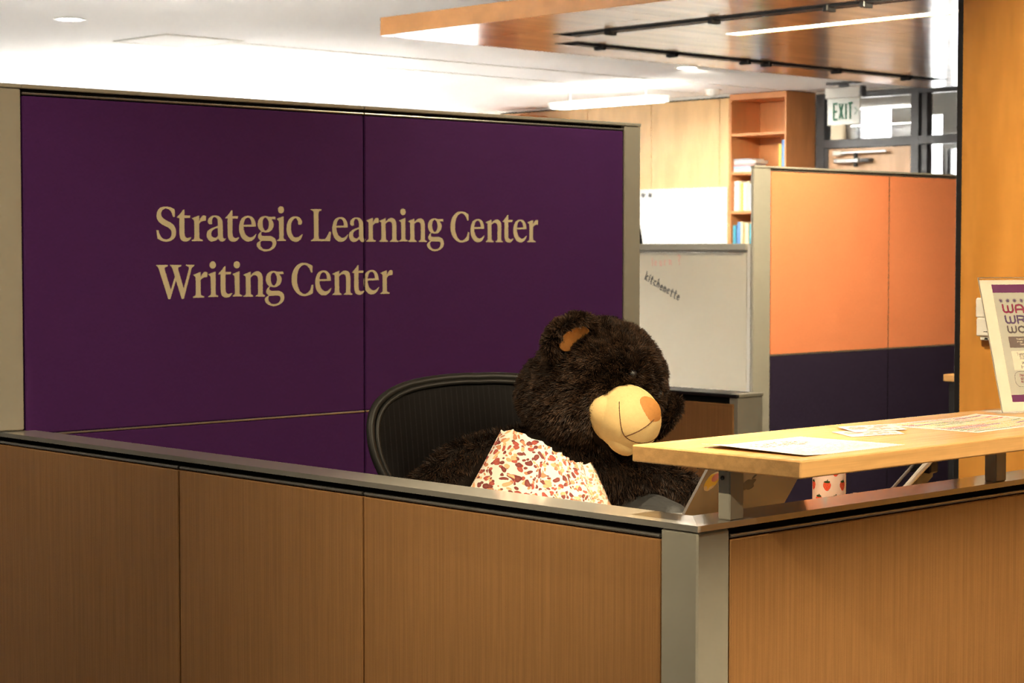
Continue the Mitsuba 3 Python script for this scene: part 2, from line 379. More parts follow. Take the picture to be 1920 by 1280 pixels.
for qi, (x, y, ln) in enumerate(((6.0, 9.0, 2.4), (8.3, 12.0, 3.6), (5.0, 12.5, 3.6))):  # pendants out of view, placed so the far ceiling turns white
    pendant(f'unseen linear pendant brightening the ceiling behind the purple partition, {["nearest to it", "over the far right desks", "over the far left desks"][qi]}', x, y, y + ln, 1.90, 1.96, PENDANT_GLOW)

# unseen linear light in the lobby ceiling, placed to light the counter front
t = thing('linear_light', 'unseen long linear light in the lobby ceiling, placed to light the counter front', 'ceiling light')
add('frame', extrude(sbox(.17, -3.23, .33, -.97).difference(sbox(.195, -3.2, .305, -1.0)), .006, ZC - .006), 'm_plasticwhite', t)
add('diffuser', rbox(.196, .304, -3.199, -1.001, ZC - .004, ZC - .0005, .0005), 'm_white', t)
scene[t + '__diffuser']['emitter'] = emit(WARM * LOBBY_GLOW, 5.0)

# ceiling hatch, smoke detector, exit sign
t = thing('ceiling_hatch', 'square white access hatch in the bright ceiling', 'ceiling hatch')
add('frame', extrude(sbox(4.40, 8.2, 5.0, 8.8).difference(sbox(4.43, 8.23, 4.97, 8.77)), .006, ZC - .006), 'm_offwhite', t)
add('lid', rbox(4.432, 4.968, 8.232, 8.768, ZC - .004, ZC - .0005, .001), 'm_ceiling', t)
t = thing('smoke_detector', 'round white smoke detector on the ceiling near the bookcase', 'smoke detector')
m = lathe([(0, 0), (.045, 0), (.056, .012), (.06, .03), (.07, .034), (.07, .045), (0, .045)]); m.apply_translation([10.12, 8.70, ZC - .045]); add('body', m, 'm_plasticwhite', t, smooth=40)
m = lathe([(0, 0), (.03, 0), (.034, .006), (0, .006)], 24); m.apply_translation([10.12, 8.70, ZC - .051]); add('sensor', m, 'm_offwhite', t)

EX, EY0, EY1 = 10.30, 7.315, 7.650
mat('m_exit', (.82, .85, .82), .5, .3)
t = thing('exit_sign', 'white hanging exit sign with green letters and arrow', 'exit sign')
add('canopy', rbox(EX - .05, EX + .05, EY0 + .03, EY1 - .02, ZC - .02, ZC - .001, .004), 'm_alu', t)
add('housing', rbox(EX - .028, EX + .028, EY0 - .004, EY1 + .004, 2.555, 2.642, .006), 'm_plasticwhite', t)
add('stem', rbox(EX - .012, EX + .012, 7.44, 7.53, 2.642, ZC - .02, .002), 'm_alu', t)
add('end_cap', rbox(EX - .03, EX + .03, EY0 - .026, EY0 - .0045, 2.558, 2.645, .004), 'm_alu', t)
add('face', rbox(EX - .006, EX + .006, EY0 + .012, EY1 - .006, 2.345, 2.555, .002), 'm_exit', t)
mat('m_green', (0.0, 0.11, 0.05), 0.5, 0.3)
def strokes(lines, w, cap=2): return unary_union([LineString(l).buffer(w / 2, cap_style=cap, join_style=2) for l in lines])
ltr = {'E': [[(.9, 0), (0, 0), (0, 1), (.9, 1)], [(0, .5), (.75, .5)]], 'X': [[(0, 0), (.9, 1)], [(0, 1), (.9, 0)]], 'I': [[(0, 0), (0, 1)]], 'T': [[(-.05, 1), (.95, 1)], [(.45, 1), (.45, 0)]], '>': [[(0, .72), (.55, .5), (0, .28)]]}
for ch, u in (('E', .062), ('X', .116), ('I', .182), ('T', .206), ('>', .268)):
    s = strokes([[(a * .042, b * .125) for a, b in l] for l in ltr[ch]], 0.0165 if ch != '>' else .008)
    m = on_plane(extrude(s, .002), (EX - .0065, EY1 - u - .008, 2.388), (0, -1, 0), (0, 0, 1))
    add('letter' if ch != '>' else 'arrow', m, 'm_green', t)

# ------------------------------------------------------------------ outlines of the sign's letters, in tenths of a millimetre
GLYPHS = '{"S":[[[311,929],[341,927],[373,924],[405,920],[437,913],[469,903],[500,891],[532,878],[564,866],[569,851],[574,837],[579,821],[582,804],[582,773],[581,736],[579,696],[577,657],[525,652],[516,677],[508,701],[499,726],[489,749],[476,772],[462,795],[446,815],[426,833],[401,848],[371,860],[340,869],[311,873],[283,871],[255,864],[228,853],[206,839],[187,821],[171,799],[158,776],[151,754],[148,733],[151,713],[157,693],[164,674],[173,658],[183,642],[197,628],[214,613],[240,597],[271,581],[305,564],[339,548],[373,532],[409,516],[444,500],[475,482],[503,465],[528,447],[550,427],[570,403],[586,373],[600,339],[610,303],[616,270],[618,239],[615,210],[609,181],[599,154],[585,127],[568,101],[547,77],[524,56],[498,39],[468,26],[438,15],[408,7],[379,-1],[351,-6],[322,-8],[292,-9],[259,-6],[224,-2],[190,6],[156,15],[124,27],[93,41],[62,57],[31,72],[27,101],[22,130],[18,158],[13,187],[10,215],[6,242],[3,270],[0,297],[59,300],[69,272],[77,243],[87,214],[100,187],[116,161],[134,134],[155,110],[178,90],[204,75],[233,63],[263,55],[292,51],[320,52],[348,57],[375,67],[398,78],[418,91],[435,107],[450,125],[462,145],[470,166],[474,189],[476,212],[475,234],[473,253],[468,270],[460,287],[447,305],[431,323],[410,341],[386,359],[359,375],[327,389],[292,401],[256,414],[223,427],[192,442],[162,458],[133,475],[108,493],[86,510],[67,527],[50,546],[36,567],[25,591],[16,617],[10,644],[8,673],[9,703],[14,736],[22,768],[33,797],[49,822],[68,845],[90,865],[112,882],[134,895],[158,905],[182,912],[207,918],[232,923],[257,927],[284,929]]],"t":[[[240,855],[238,696],[427,698],[410,631],[238,629],[234,226],[238,205],[241,183],[245,162],[253,144],[265,128],[282,114],[299,102],[317,94],[333,92],[351,95],[368,99],[384,104],[398,108],[412,112],[426,117],[439,122],[459,108],[446,92],[434,75],[421,59],[405,44],[388,31],[368,20],[348,10],[327,3],[306,-2],[284,-4],[261,-4],[238,-2],[213,3],[186,10],[160,21],[139,34],[122,53],[109,75],[98,99],[90,125],[84,153],[81,183],[79,213],[76,244],[79,628],[0,634],[0,648],[28,672],[57,695],[85,719],[111,744],[136,771],[160,799],[183,827],[206,855]]],"r":[[[2,623],[33,634],[65,645],[96,656],[126,667],[156,677],[186,686],[215,695],[245,704],[244,553],[254,571],[264,590],[275,608],[287,626],[303,644],[320,663],[337,681],[353,694],[366,701],[379,705],[393,706],[407,706],[422,703],[436,698],[452,692],[467,686],[460,560],[444,560],[429,561],[413,561],[395,559],[374,556],[352,551],[329,545],[308,536],[290,524],[273,508],[257,492],[241,477],[243,184],[244,161],[246,136],[247,113],[250,95],[253,86],[257,79],[263,73],[272,68],[289,62],[311,56],[335,51],[358,45],[347,9],[0,8],[0,35],[18,43],[37,50],[54,58],[67,67],[76,77],[82,87],[85,99],[87,112],[88,196],[87,311],[86,439],[84,561],[79,567],[72,574],[58,584],[41,596],[21,610]]],"a":[[[40,547],[42,564],[46,582],[53,601],[65,619],[81,637],[103,654],[127,670],[152,683],[180,694],[210,702],[241,708],[273,710],[306,709],[340,704],[374,697],[404,686],[430,672],[454,654],[474,634],[491,615],[504,596],[513,577],[519,557],[523,533],[527,482],[528,417],[529,347],[530,279],[530,243],[529,206],[529,171],[531,143],[536,124],[543,107],[552,93],[564,84],[578,81],[595,82],[613,86],[630,89],[623,75],[617,60],[609,46],[596,34],[578,22],[555,11],[530,2],[508,-3],[487,-2],[467,2],[448,10],[431,20],[417,33],[405,49],[394,66],[382,83],[359,68],[337,52],[314,36],[289,24],[260,14],[229,5],[197,0],[168,-2],[141,2],[116,9],[92,19],[71,32],[52,49],[36,70],[22,92],[11,114],[5,134],[1,154],[0,174],[1,195],[4,215],[9,236],[17,257],[29,276],[46,294],[68,310],[92,326],[117,340],[142,352],[168,362],[196,371],[226,381],[259,393],[295,404],[332,416],[369,428],[369,454],[370,481],[369,507],[367,532],[364,557],[360,581],[353,603],[343,622],[327,638],[307,651],[286,660],[267,665],[250,664],[234,659],[219,650],[206,639],[196,626],[187,612],[180,595],[175,575],[175,553],[177,528],[180,502],[183,476],[164,472],[143,468],[124,465],[107,464],[92,468],[79,475],[68,483],[58,493],[51,504],[45,517],[41,532]],[[366,373],[335,364],[304,356],[274,347],[248,336],[224,324],[203,311],[185,296],[171,281],[160,265],[153,249],[150,231],[148,214],[149,195],[152,176],[159,157],[170,141],[187,128],[210,116],[235,106],[257,101],[275,100],[292,102],[307,108],[322,115],[336,124],[348,136],[360,148],[372,160]]],"e":[[[304,714],[337,712],[371,707],[403,698],[433,685],[461,667],[486,646],[509,620],[528,589],[543,551],[554,507],[562,460],[572,415],[148,409],[150,387],[152,366],[154,344],[161,320],[170,291],[182,260],[197,229],[216,201],[239,177],[267,154],[297,136],[327,124],[358,118],[389,118],[421,124],[451,133],[482,149],[511,170],[541,194],[571,217],[582,203],[567,174],[553,145],[537,117],[519,92],[497,71],[471,52],[444,36],[417,23],[389,13],[359,5],[329,2],[298,1],[267,4],[234,10],[201,21],[170,36],[139,57],[109,83],[82,113],[59,145],[39,181],[24,220],[12,260],[4,301],[0,342],[0,383],[4,425],[11,465],[22,505],[36,544],[54,581],[73,612],[95,637],[120,657],[146,673],[175,687],[205,698],[237,707],[271,712]],[[148,462],[154,486],[160,511],[166,536],[174,558],[183,579],[193,599],[204,617],[219,632],[238,644],[260,653],[282,659],[303,660],[323,657],[343,649],[361,638],[376,624],[389,607],[400,586],[408,563],[415,542],[420,523],[422,505],[424,487],[426,469]]],"g":[[[309,715],[338,713],[365,706],[390,697],[415,689],[638,696],[652,624],[508,623],[525,600],[544,577],[560,554],[572,530],[579,507],[582,484],[582,461],[578,438],[571,414],[560,390],[545,366],[528,345],[506,324],[481,305],[454,288],[427,274],[400,265],[372,260],[343,257],[312,256],[280,259],[246,264],[211,271],[177,276],[170,263],[162,248],[155,235],[153,221],[154,207],[159,192],[166,179],[176,169],[190,163],[206,161],[223,160],[240,158],[483,159],[517,146],[552,133],[585,119],[612,101],[633,79],[650,53],[662,25],[669,-3],[671,-32],[668,-62],[660,-91],[646,-119],[626,-145],[599,-170],[569,-193],[538,-212],[507,-228],[475,-240],[441,-250],[409,-258],[377,-265],[346,-270],[314,-272],[280,-270],[242,-264],[200,-255],[159,-243],[124,-229],[93,-213],[66,-194],[43,-174],[25,-154],[12,-134],[4,-113],[0,-92],[0,-74],[4,-57],[13,-43],[25,-29],[40,-16],[60,-3],[83,10],[108,23],[133,36],[114,49],[94,61],[76,74],[62,88],[54,104],[49,121],[47,139],[49,157],[53,175],[61,192],[72,210],[84,226],[100,242],[119,256],[139,270],[159,284],[136,304],[112,322],[89,342],[71,365],[57,391],[46,419],[39,449],[37,480],[40,512],[47,546],[59,578],[73,607],[90,630],[109,650],[132,668],[159,682],[193,695],[232,705],[273,712]],[[308,669],[327,661],[349,648],[369,630],[386,610],[399,585],[410,556],[417,525],[421,494],[421,465],[418,434],[410,405],[399,378],[381,354],[358,331],[334,313],[313,303],[295,303],[278,312],[263,326],[249,343],[236,361],[224,383],[214,407],[207,435],[203,468],[202,505],[204,542],[208,573],[215,597],[226,617],[238,635],[251,649],[264,659],[277,667],[292,671]],[[151,21],[142,7],[131,-7],[123,-22],[118,-39],[118,-60],[121,-85],[128,-109],[139,-131],[154,-150],[173,-168],[195,-183],[216,-195],[238,-203],[260,-208],[283,-211],[309,-212],[340,-212],[374,-209],[408,-204],[438,-195],[464,-180],[488,-161],[509,-140],[524,-119],[534,-99],[539,-77],[541,-56],[539,-38],[535,-23],[526,-11],[516,0],[504,8],[490,14],[473,17],[456,19],[439,22]]],"i":[[[0,636],[31,647],[62,657],[92,668],[123,678],[153,687],[182,696],[212,705],[242,714],[238,137],[240,122],[241,106],[244,91],[252,79],[267,71],[286,66],[308,61],[329,56],[307,21],[3,20],[3,38],[22,48],[43,57],[61,67],[75,79],[84,91],[88,105],[90,120],[90,137],[89,220],[86,334],[82,459],[79,579]],[[154,990],[185,980],[219,954],[246,922],[257,892],[246,863],[218,830],[183,803],[152,792],[122,803],[88,828],[60,860],[49,890],[61,919],[89,952],[123,979]]],"c":[[[304,715],[337,713],[374,709],[411,702],[443,691],[470,674],[495,653],[515,631],[531,610],[541,591],[545,573],[546,556],[545,539],[541,524],[533,509],[524,495],[515,481],[410,486],[407,511],[406,537],[403,562],[396,585],[383,609],[366,632],[347,651],[326,660],[301,658],[274,646],[246,628],[223,607],[204,582],[188,553],[174,522],[164,489],[157,456],[154,420],[154,384],[156,349],[161,315],[169,282],[179,250],[191,221],[207,194],[224,170],[244,149],[264,133],[284,124],[306,120],[328,120],[352,122],[377,126],[403,132],[429,141],[454,152],[478,165],[500,182],[521,199],[543,217],[570,205],[552,173],[536,140],[518,108],[498,81],[475,58],[448,39],[421,23],[395,11],[370,2],[345,-3],[320,-4],[292,-1],[261,4],[227,13],[193,26],[161,45],[129,71],[98,102],[69,137],[45,173],[27,211],[14,252],[5,294],[0,336],[0,380],[5,426],[14,471],[26,511],[42,549],[61,583],[84,614],[107,641],[131,661],[157,678],[184,690],[209,700],[232,708],[255,713],[278,715]]],"L":[[[0,929],[399,929],[381,886],[362,882],[342,877],[324,872],[309,865],[298,856],[290,845],[285,833],[283,819],[281,698],[280,531],[281,344],[281,166],[287,146],[292,125],[298,105],[305,91],[312,84],[321,81],[331,79],[340,76],[508,77],[526,94],[545,110],[563,127],[581,148],[602,179],[625,216],[649,254],[672,292],[738,284],[695,21],[7,19],[13,47],[35,56],[58,66],[79,75],[96,85],[107,95],[114,104],[119,115],[120,128],[120,256],[118,436],[115,636],[112,826],[108,837],[104,848],[99,859],[89,868],[71,878],[48,887],[24,896],[0,905]]],"W":[[[0,902],[373,900],[360,861],[336,853],[312,845],[290,837],[274,828],[267,817],[265,804],[267,791],[267,778],[459,231],[592,586],[504,826],[495,837],[485,849],[475,856],[464,865],[453,874],[441,882],[442,901],[809,897],[789,858],[766,852],[741,846],[719,839],[703,831],[695,820],[694,807],[695,794],[695,780],[867,259],[1046,806],[1041,816],[1037,826],[1032,836],[1022,845],[1006,854],[986,863],[964,871],[943,879],[943,902],[1224,900],[1203,861],[1187,853],[1171,844],[1155,836],[1143,828],[1135,820],[1130,811],[1127,803],[1122,794],[868,-16],[801,-15],[622,485],[437,-16],[377,-15],[77,813],[72,821],[66,829],[60,837],[52,846],[41,855],[27,865],[14,875],[0,885]]],"n":[[[0,612],[32,623],[63,634],[95,645],[127,656],[158,668],[190,679],[222,690],[254,701],[250,592],[279,615],[308,638],[337,660],[366,677],[396,690],[427,700],[457,706],[487,708],[515,704],[544,696],[570,684],[593,670],[611,653],[627,633],[639,611],[649,588],[656,564],[659,538],[660,511],[663,484],[660,114],[662,100],[663,86],[666,73],[674,61],[688,52],[706,45],[726,38],[745,31],[730,2],[421,8],[421,31],[439,38],[458,46],[476,54],[489,64],[496,78],[500,94],[501,111],[504,128],[504,224],[505,324],[505,416],[504,486],[501,510],[496,531],[489,551],[479,567],[464,580],[447,591],[428,598],[408,602],[388,602],[366,599],[344,593],[323,586],[303,575],[284,562],[265,548],[245,534],[256,120],[258,106],[259,92],[262,79],[270,68],[283,59],[301,51],[321,45],[340,38],[326,3],[9,9],[9,32],[26,39],[44,46],[60,54],[73,65],[81,80],[86,97],[90,116],[94,134],[87,571]]],"C":[[[455,935],[491,932],[523,926],[555,918],[588,908],[624,897],[661,883],[699,868],[736,854],[735,659],[683,654],[671,683],[660,712],[647,740],[632,766],[613,791],[591,813],[567,834],[543,849],[519,862],[494,870],[468,875],[440,874],[408,867],[373,855],[338,838],[307,816],[280,787],[256,753],[235,715],[218,675],[205,634],[195,590],[188,544],[185,499],[184,455],[186,411],[192,366],[201,323],[215,279],[232,234],[252,193],[274,157],[297,129],[324,107],[351,88],[376,73],[398,63],[420,57],[441,54],[465,54],[490,58],[516,65],[543,75],[568,88],[593,105],[616,125],[638,149],[658,175],[674,206],[686,240],[698,276],[711,311],[770,304],[746,68],[713,54],[681,40],[648,28],[612,17],[574,7],[533,-1],[492,-7],[449,-8],[406,-5],[361,1],[316,12],[273,28],[230,51],[187,81],[147,114],[112,148],[84,184],[60,222],[41,262],[25,302],[13,342],[5,383],[1,424],[0,466],[2,510],[7,555],[15,599],[27,642],[44,682],[63,721],[87,758],[116,793],[151,827],[192,859],[235,888],[278,910],[322,924],[369,931],[414,934]]]}'
LINE1 = [('S', 0.4593), ('t', 0.5241), ('r', 0.571), ('a', 0.6194), ('t', 0.6808), ('e', 0.7266), ('g', 0.7858), ('i', 0.8545), ('c', 0.8887), ('L', 0.9735), ('e', 1.0513), ('a', 1.1125), ('r', 1.1768), ('n', 1.2245), ('i', 1.3011), ('n', 1.3353), ('g', 1.4101), ('C', 1.5038), ('e', 1.5855), ('n', 1.6476), ('t', 1.7198), ('e', 1.7653), ('r', 1.826)]
LINE2 = [('W', 0.4572), ('r', 0.5742), ('i', 0.6233), ('t', 0.6564), ('i', 0.7027), ('n', 0.7391), ('g', 0.8125), ('C', 0.9057), ('e', 0.9891), ('n', 1.0505), ('t', 1.1233), ('e', 1.1659), ('r', 1.2291)]
# ------------------------------------------------------------------ bookcases and books
def bookcase(label, x0, x1, y0, y1, top, shelves):
    t = thing('bookcase', label, 'bookcase')
    th = .02
    add('side', rbox(x0, x1, y0, y0 + th, 0, top, .0015), 'm_shelf', t)
    add('side', rbox(x0, x1, y1 - th, y1, 0, top, .0015), 'm_shelf', t)
    add('back', rbox(x1 - .008, x1, y0 + th, y1 - th, 0, top, .001), 'm_shelf', t)
    add('top', rbox(x0, x1 - .008, y0 + th, y1 - th, top - .05, top, .001), 'm_shelf', t)
    for z in shelves:
        add('shelf', rbox(x0 + .004, x1 - .009, y0 + th, y1 - th, z - .024, z, .0015), 'm_shelf', t)
    add('plinth', rbox(x0 + .03, x0 + .05, y0 + th, y1 - th, 0, .08, .001), 'm_shelf', t)
    return t
SH = [.36, .69, 1.02, 1.352, 1.682, 2.014, 2.342]
bookcase('tall orange-brown wood bookcase beside the glazed door', XB, XD - .002, 8.284, 8.902, 2.676, SH)
bookcase('tall wood bookcase whose top shows above the purple partition', 10.20, XB - .002, 11.12, 11.74, 2.60, [.36, .69, 1.02, 1.35, 1.68, 2.01, 2.33])

PAL = {'white': (.72, .70, .66), 'cream': (.66, .56, .36), 'yellow': (.72, .47, .08), 'navy': (.06, .09, .20), 'blue': (.10, .25, .52), 'teal': (.06, .32, .40), 'sky': (.30, .48, .60), 'red': (.52, .09, .07),
       'green': (.10, .42, .18), 'tan': (.50, .33, .16), 'grey': (.32, .34, .38), 'orange': (.75, .28, .05), 'pink': (.65, .35, .36)}
for k, c in PAL.items(): mat('m_book_' + k, c, .45, .4)
mat('m_pages', (.75, .70, .58), .8, .2)
def book_mesh(th, h, d):
    """spine towards -x, thickness along y, height along z: one mesh of covers and spine, one of the pages"""
    P = Polygon([(0, 0), (.004, -.0015), (d, -.0015), (d, .002), (.006, .002), (.006, th - .002), (d, th - .002), (d, th + .0015), (.004, th + .0015), (0, th), (-.003, th * .5)])
    return extrude(P, h), rbox(.007, d - .004, .0022, th - .0022, .003, h - .003, .0005)
def book(label, col, x, y, z, th, h, d, flat=False, group=None):
    t = thing('book', label, 'book', group)
    c, p = book_mesh(th, h, d)
    for m, mm, n in ((c, 'm_book_' + col, 'cover'), (p, 'm_pages', 'pages')):
        if flat:   # lying down, spine towards the room
            m.apply_transform(np.array([[1, 0, 0, 0], [0, 0, -1, 0], [0, 1, 0, 0], [0, 0, 0, 1.0]]))
        m.apply_translation([x, y, z]); add(n, m, mm, t)
rng = np.random.default_rng(7)
names = {'sky': 'pale blue'}
ords = ['first', 'second', 'third', 'fourth', 'fifth', 'sixth', 'seventh', 'eighth', 'ninth', 'tenth', 'eleventh', 'twelfth', 'thirteenth', 'fourteenth', 'fifteenth']
def row(cols, z, h0, where):
    y = 8.879
    for i, c in enumerate(cols):
        th = rng.uniform(.019, .033); y -= th + .004
        book(f'{names.get(c, c)} book standing {ords[i]} from the left, {where}', c, XB + .02 + rng.uniform(0, .02), y, z, th, h0 * rng.uniform(.88, 1.03), .17, group=f'books {where}')
row(['white', 'white', 'cream', 'yellow', 'white', 'cream', 'grey', 'white', 'sky', 'blue'], 1.682, .255, 'on the shelf of mostly white books')
row(['teal', 'navy', 'blue', 'cream', 'tan', 'cream', 'teal', 'pink', 'green', 'green'], 1.352, .235, 'on the shelf of mixed coloured books')
z = 2.014
for c, w, th in (('white', .235, .022), ('sky', .25, .020), ('pink', .22, .018), ('white', .24, .022), ('grey', .2, .014)):
    book(f'{names.get(c, c)} book lying in the flat stack, {["lowest", "second lowest", "middle one", "second highest", "topmost"][[2.014, 2.0385, 2.061, 2.0815, 2.106].index(min([2.014, 2.0385, 2.061, 2.0815, 2.106], key=lambda q: abs(q - z)))]}', c, XB + .03, 8.875, z + .0016, th, w, .17, flat=True, group='books lying flat in the stack')
    z += th + .0035
book('yellow book upright by the bookcase right side', 'yellow', XB + .02, 8.352, 2.014, .026, .225, .16)
book('dark blue book at the very right end of its shelf', 'blue', XB + .02, 8.310, 2.014, .034, .255, .17)

# white board on the wood wall, magnets
t = thing('wall_whiteboard', 'glossy whiteboard on the wood back wall below the wood panels', 'whiteboard')
add('board', rbox(XB - .016, XB - .001, 8.914, 11.0, 0.85, 1.889, .003), 'm_board', t)
for i, yy in enumerate((9.884, 9.800)):
    m = trimesh.creation.cylinder(radius=.017, height=.012, sections=20); m.apply_transform(trimesh.transformations.rotation_matrix(np.pi / 2, [0, 1, 0])); m.apply_translation([XB - .0225, yy, 1.836])
    add('magnet', m, 'm_alu', label=['small dark round magnet, left one of the pair on the back whiteboard', 'small dark round magnet, right one of the pair on the back whiteboard'][i], cat='magnet')

# ------------------------------------------------------------------ office partitions
def tile(t, x0, x1, y0, y1, z0, z1, m, c=.003, name='panel'):
    return add(name, rbox(x0, x1, y0, y1, z0, z1, c), m, t)

PT = 0.087          # partition thickness
# --- low partition, left run (outer face x = 0) with the corner post
L = thing('low_partition', 'low wood-laminate partition running from the corner post to the tall purple partition', 'partition')
def poly_cap(pts): return extrude(Polygon(pts), 0.0105, W - 0.0105)
add('cap', poly_cap([(-.003, -.003), (-.003, 3.1), (PT + .003, 3.1), (PT + .003, PT + .003)]), 'm_cap', L)
add('core', rbox(.012, PT - .012, PT, 3.1, .06, W - .011, .001), 'm_gap', L)
for (a, b) in ((.0845, .876), (.8815, 1.5235), (1.529, 2.45), (2.455, 3.1)):
    tile(L, 0.0, .0125, a, b, .075, W - .0315, 'm_lam', .0018)
    add('trim', tube([(.003, a + .001, W - .0255), (.003, b - .001, W - .0255)], .0034, 8), 'm_trim', L)
    tile(L, PT - .0125, PT, max(a, PT + .003), b, .075, W - .0315, 'm_navy', .0018)
add('kick_strip', rbox(.006, PT - .006, PT, 3.1, 0, .072, .001), 'm_putty', L)
add('corner_post', rbox(0, .0825, 0, .0825, 0, W - .0125, .003), 'm_putty', L)
# --- low partition, right run (outer face y = 0)
Rr = thing('low_partition', 'low wood-laminate partition under the raised counter', 'partition')
XE = 2.35
add('cap', poly_cap([(-.0028, -.003), (PT + .0035, PT + .003), (XE, PT + .003), (XE, -.003)]), 'm_cap', Rr)
add('core', rbox(PT, XE, .012, PT - .012, .06, W - .011, .001), 'm_gap', Rr)
for (a, b) in ((.0845, 1.16), (1.165, 2.0), (2.005, XE)):
    tile(Rr, a, b, 0.0, .0125, .075, W - .0315, 'm_lam', .0018)
    add('trim', tube([(a + .001, .003, W - .0255), (b - .001, .003, W - .0255)], .0034, 8), 'm_trim', Rr)
    tile(Rr, max(a, PT + .003), b, PT - .0125, PT, .075, W - .0315, 'm_navy', .0018)
add('kick_strip', rbox(PT, XE, .006, PT - .006, 0, .072, .001), 'm_putty', Rr)

# --- tall purple partition with the sign letters
YP, ZT = 2.307, 1.7725
PX0, PXS, PX1, PXE = 0.064, 1.170, 2.266, 2.346
P_ = thing('tall_partition', 'tall purple fabric partition carrying cream sign letters', 'partition')
add('post', rbox(PX0 - .083, PX0 - .002, YP, YP + PT, W + .002, ZT - .0115, .003), 'm_putty', P_)
add('post', rbox(PX1 + .002, PXE, YP, YP + PT, 0, ZT - .0115, .003), 'm_putty', P_)
for (a, b) in ((PX0 - .084, PX0 - .0012), (PX0 - .0005, PXS - .001), (PXS + .001, PX1 + .0015), (PX1 + .002, PXE + .001)):
    add('cap', rbox(a, b, YP - .003, YP + PT + .003, ZT - .0105, ZT, .002), 'm_putty', P_)
add('core', rbox(PX0, PX1, YP + .012, YP + PT - .012, .05, ZT - .011, .001), 'm_gap', P_)
for (a, b) in ((PX0 + .003, PXS - .0022), (PXS + .0022, PX1 - .003)):
    tile(P_, a, b, YP, YP + .013, .890, ZT - .0285, 'm_purple', .003)
    tile(P_, a, b, YP, YP + .013, .075, .8835, 'm_purple', .003)
    add('trim', tube([(a, YP + .002, ZT - .0225), (b, YP + .002, ZT - .0225)], .0032, 8), 'm_trim', P_)
    add('trim', rbox(a, b, YP - .001, YP + .012, .8842, .8893, .001), 'm_trim', P_)
    tile(P_, a, b, YP + PT - .013, YP + PT, .075, ZT - .0285, 'm_orange', .003)
GL = json.loads(GLYPHS)
seam = sbox(PXS - .0022, -1, PXS + .0022, 3)
def letters(line, base):
    for ch, x in line:
        loops = [np.array(l) * 1e-4 for l in GL[ch]]
        if ch == 'i':
            d = loops[1]; c = (d.min(0) + d.max(0)) / 2; r = (d.max(0) - d.min(0)) / 2
            s = unary_union([Polygon(loops[0]).buffer(0), affinity.translate(affinity.scale(Point(0, 0).buffer(1, 12), r[0], r[1]), c[0], c[1])])
        else:
            s = Polygon(loops[0]).buffer(0)
            for h in loops[1:]: s = s.difference(Polygon(h).buffer(0))
        s = affinity.translate(s, x, base).difference(seam)
        add('letter', on_plane(extrude(s, .0008), (0, YP - .0002, 0), (1, 0, 0), (0, 0, 1)), 'm_letter', P_)
letters(LINE1, 1.3795); letters(LINE2, 1.2268)

# --- low return wing at the end of the purple partition
R2 = thing('low_partition', 'short dark wood partition wing behind the bear', 'partition')
rx0, rx1 = 2.322, 2.450
add('end_post', rbox(rx0 + .006, rx1, 1.868, 1.905, 0, W - .011, .002), 'm_putty', R2)
add('cap', rbox(rx0 - .002, rx1 + .001, 1.867, YP - .004, W - .0105, W, .002), 'm_black', R2)
add('end_cap', rbox(rx0 + .008, rx1 + .002, 1.8655, 1.9, W - .0105, W + .0005, .002), 'm_putty', R2)
add('core', rbox(rx0 + .012, rx1 - .012, 1.905, YP - .004, .05, W - .011, .001), 'm_gap', R2)
tile(R2, rx0, rx0 + .012, 1.885, YP - .004, .075, W - .0315, 'm_lam', .0018)
tile(R2, rx1 - .012, rx1, 1.91, YP - .004, .075, W - .0315, 'm_lam', .0018)

# --- orange and navy partition further back
OX, OY, OZ = 5.056, 3.956, 1.760
O_ = thing('tall_partition', 'tall partition with orange fabric over navy panels behind the counter', 'partition')
add('post', rbox(OX - .133, OX - .002, OY, OY + .020, 0, OZ - .011, .004), 'm_putty', O_)
add('cap', rbox(OX - .134, OX - .0012, OY - .003, OY + .022, OZ - .0105, OZ, .002), 'm_putty', O_)
for (a, b) in ((OX - .0005, 6.019), (6.021, 6.984), (6.986, 7.95)):
    add('cap', rbox(a, b, OY - .003, OY + PT + .003, OZ - .0105, OZ, .002), 'm_putty', O_)
add('core', rbox(OX, 7.95, OY + .012, OY + PT - .012, .05, OZ - .011, .001), 'm_gap', O_)
for (a, b) in ((OX + .001, 6.0165), (6.0235, 6.982), (6.989, 7.95)):
    tile(O_, a, b, OY, OY + .013, .8445, OZ - .0255, 'm_orange', .0008)
    tile(O_, a, b, OY, OY + .013, .075, .8355, 'm_navy', .0008)
    add('trim', tube([(a, OY + .002, OZ - .0205), (b, OY + .002, OZ - .0205)], .0034, 8), 'm_trim', O_)
    add('trim', rbox(a, b, OY - .001, OY + .012, .8365, .8435, .001), 'm_trim', O_)
    tile(O_, a, b, OY + PT - .013, OY + PT, .075, OZ - .0255, 'm_navy', .003)
for x_ in (6.020, 6.9855):
    add('joint', rbox(x_ - .0034, x_ + .0034, OY + .0015, OY + .0125, .08, OZ - .026, .0004), 'm_gap', O_)
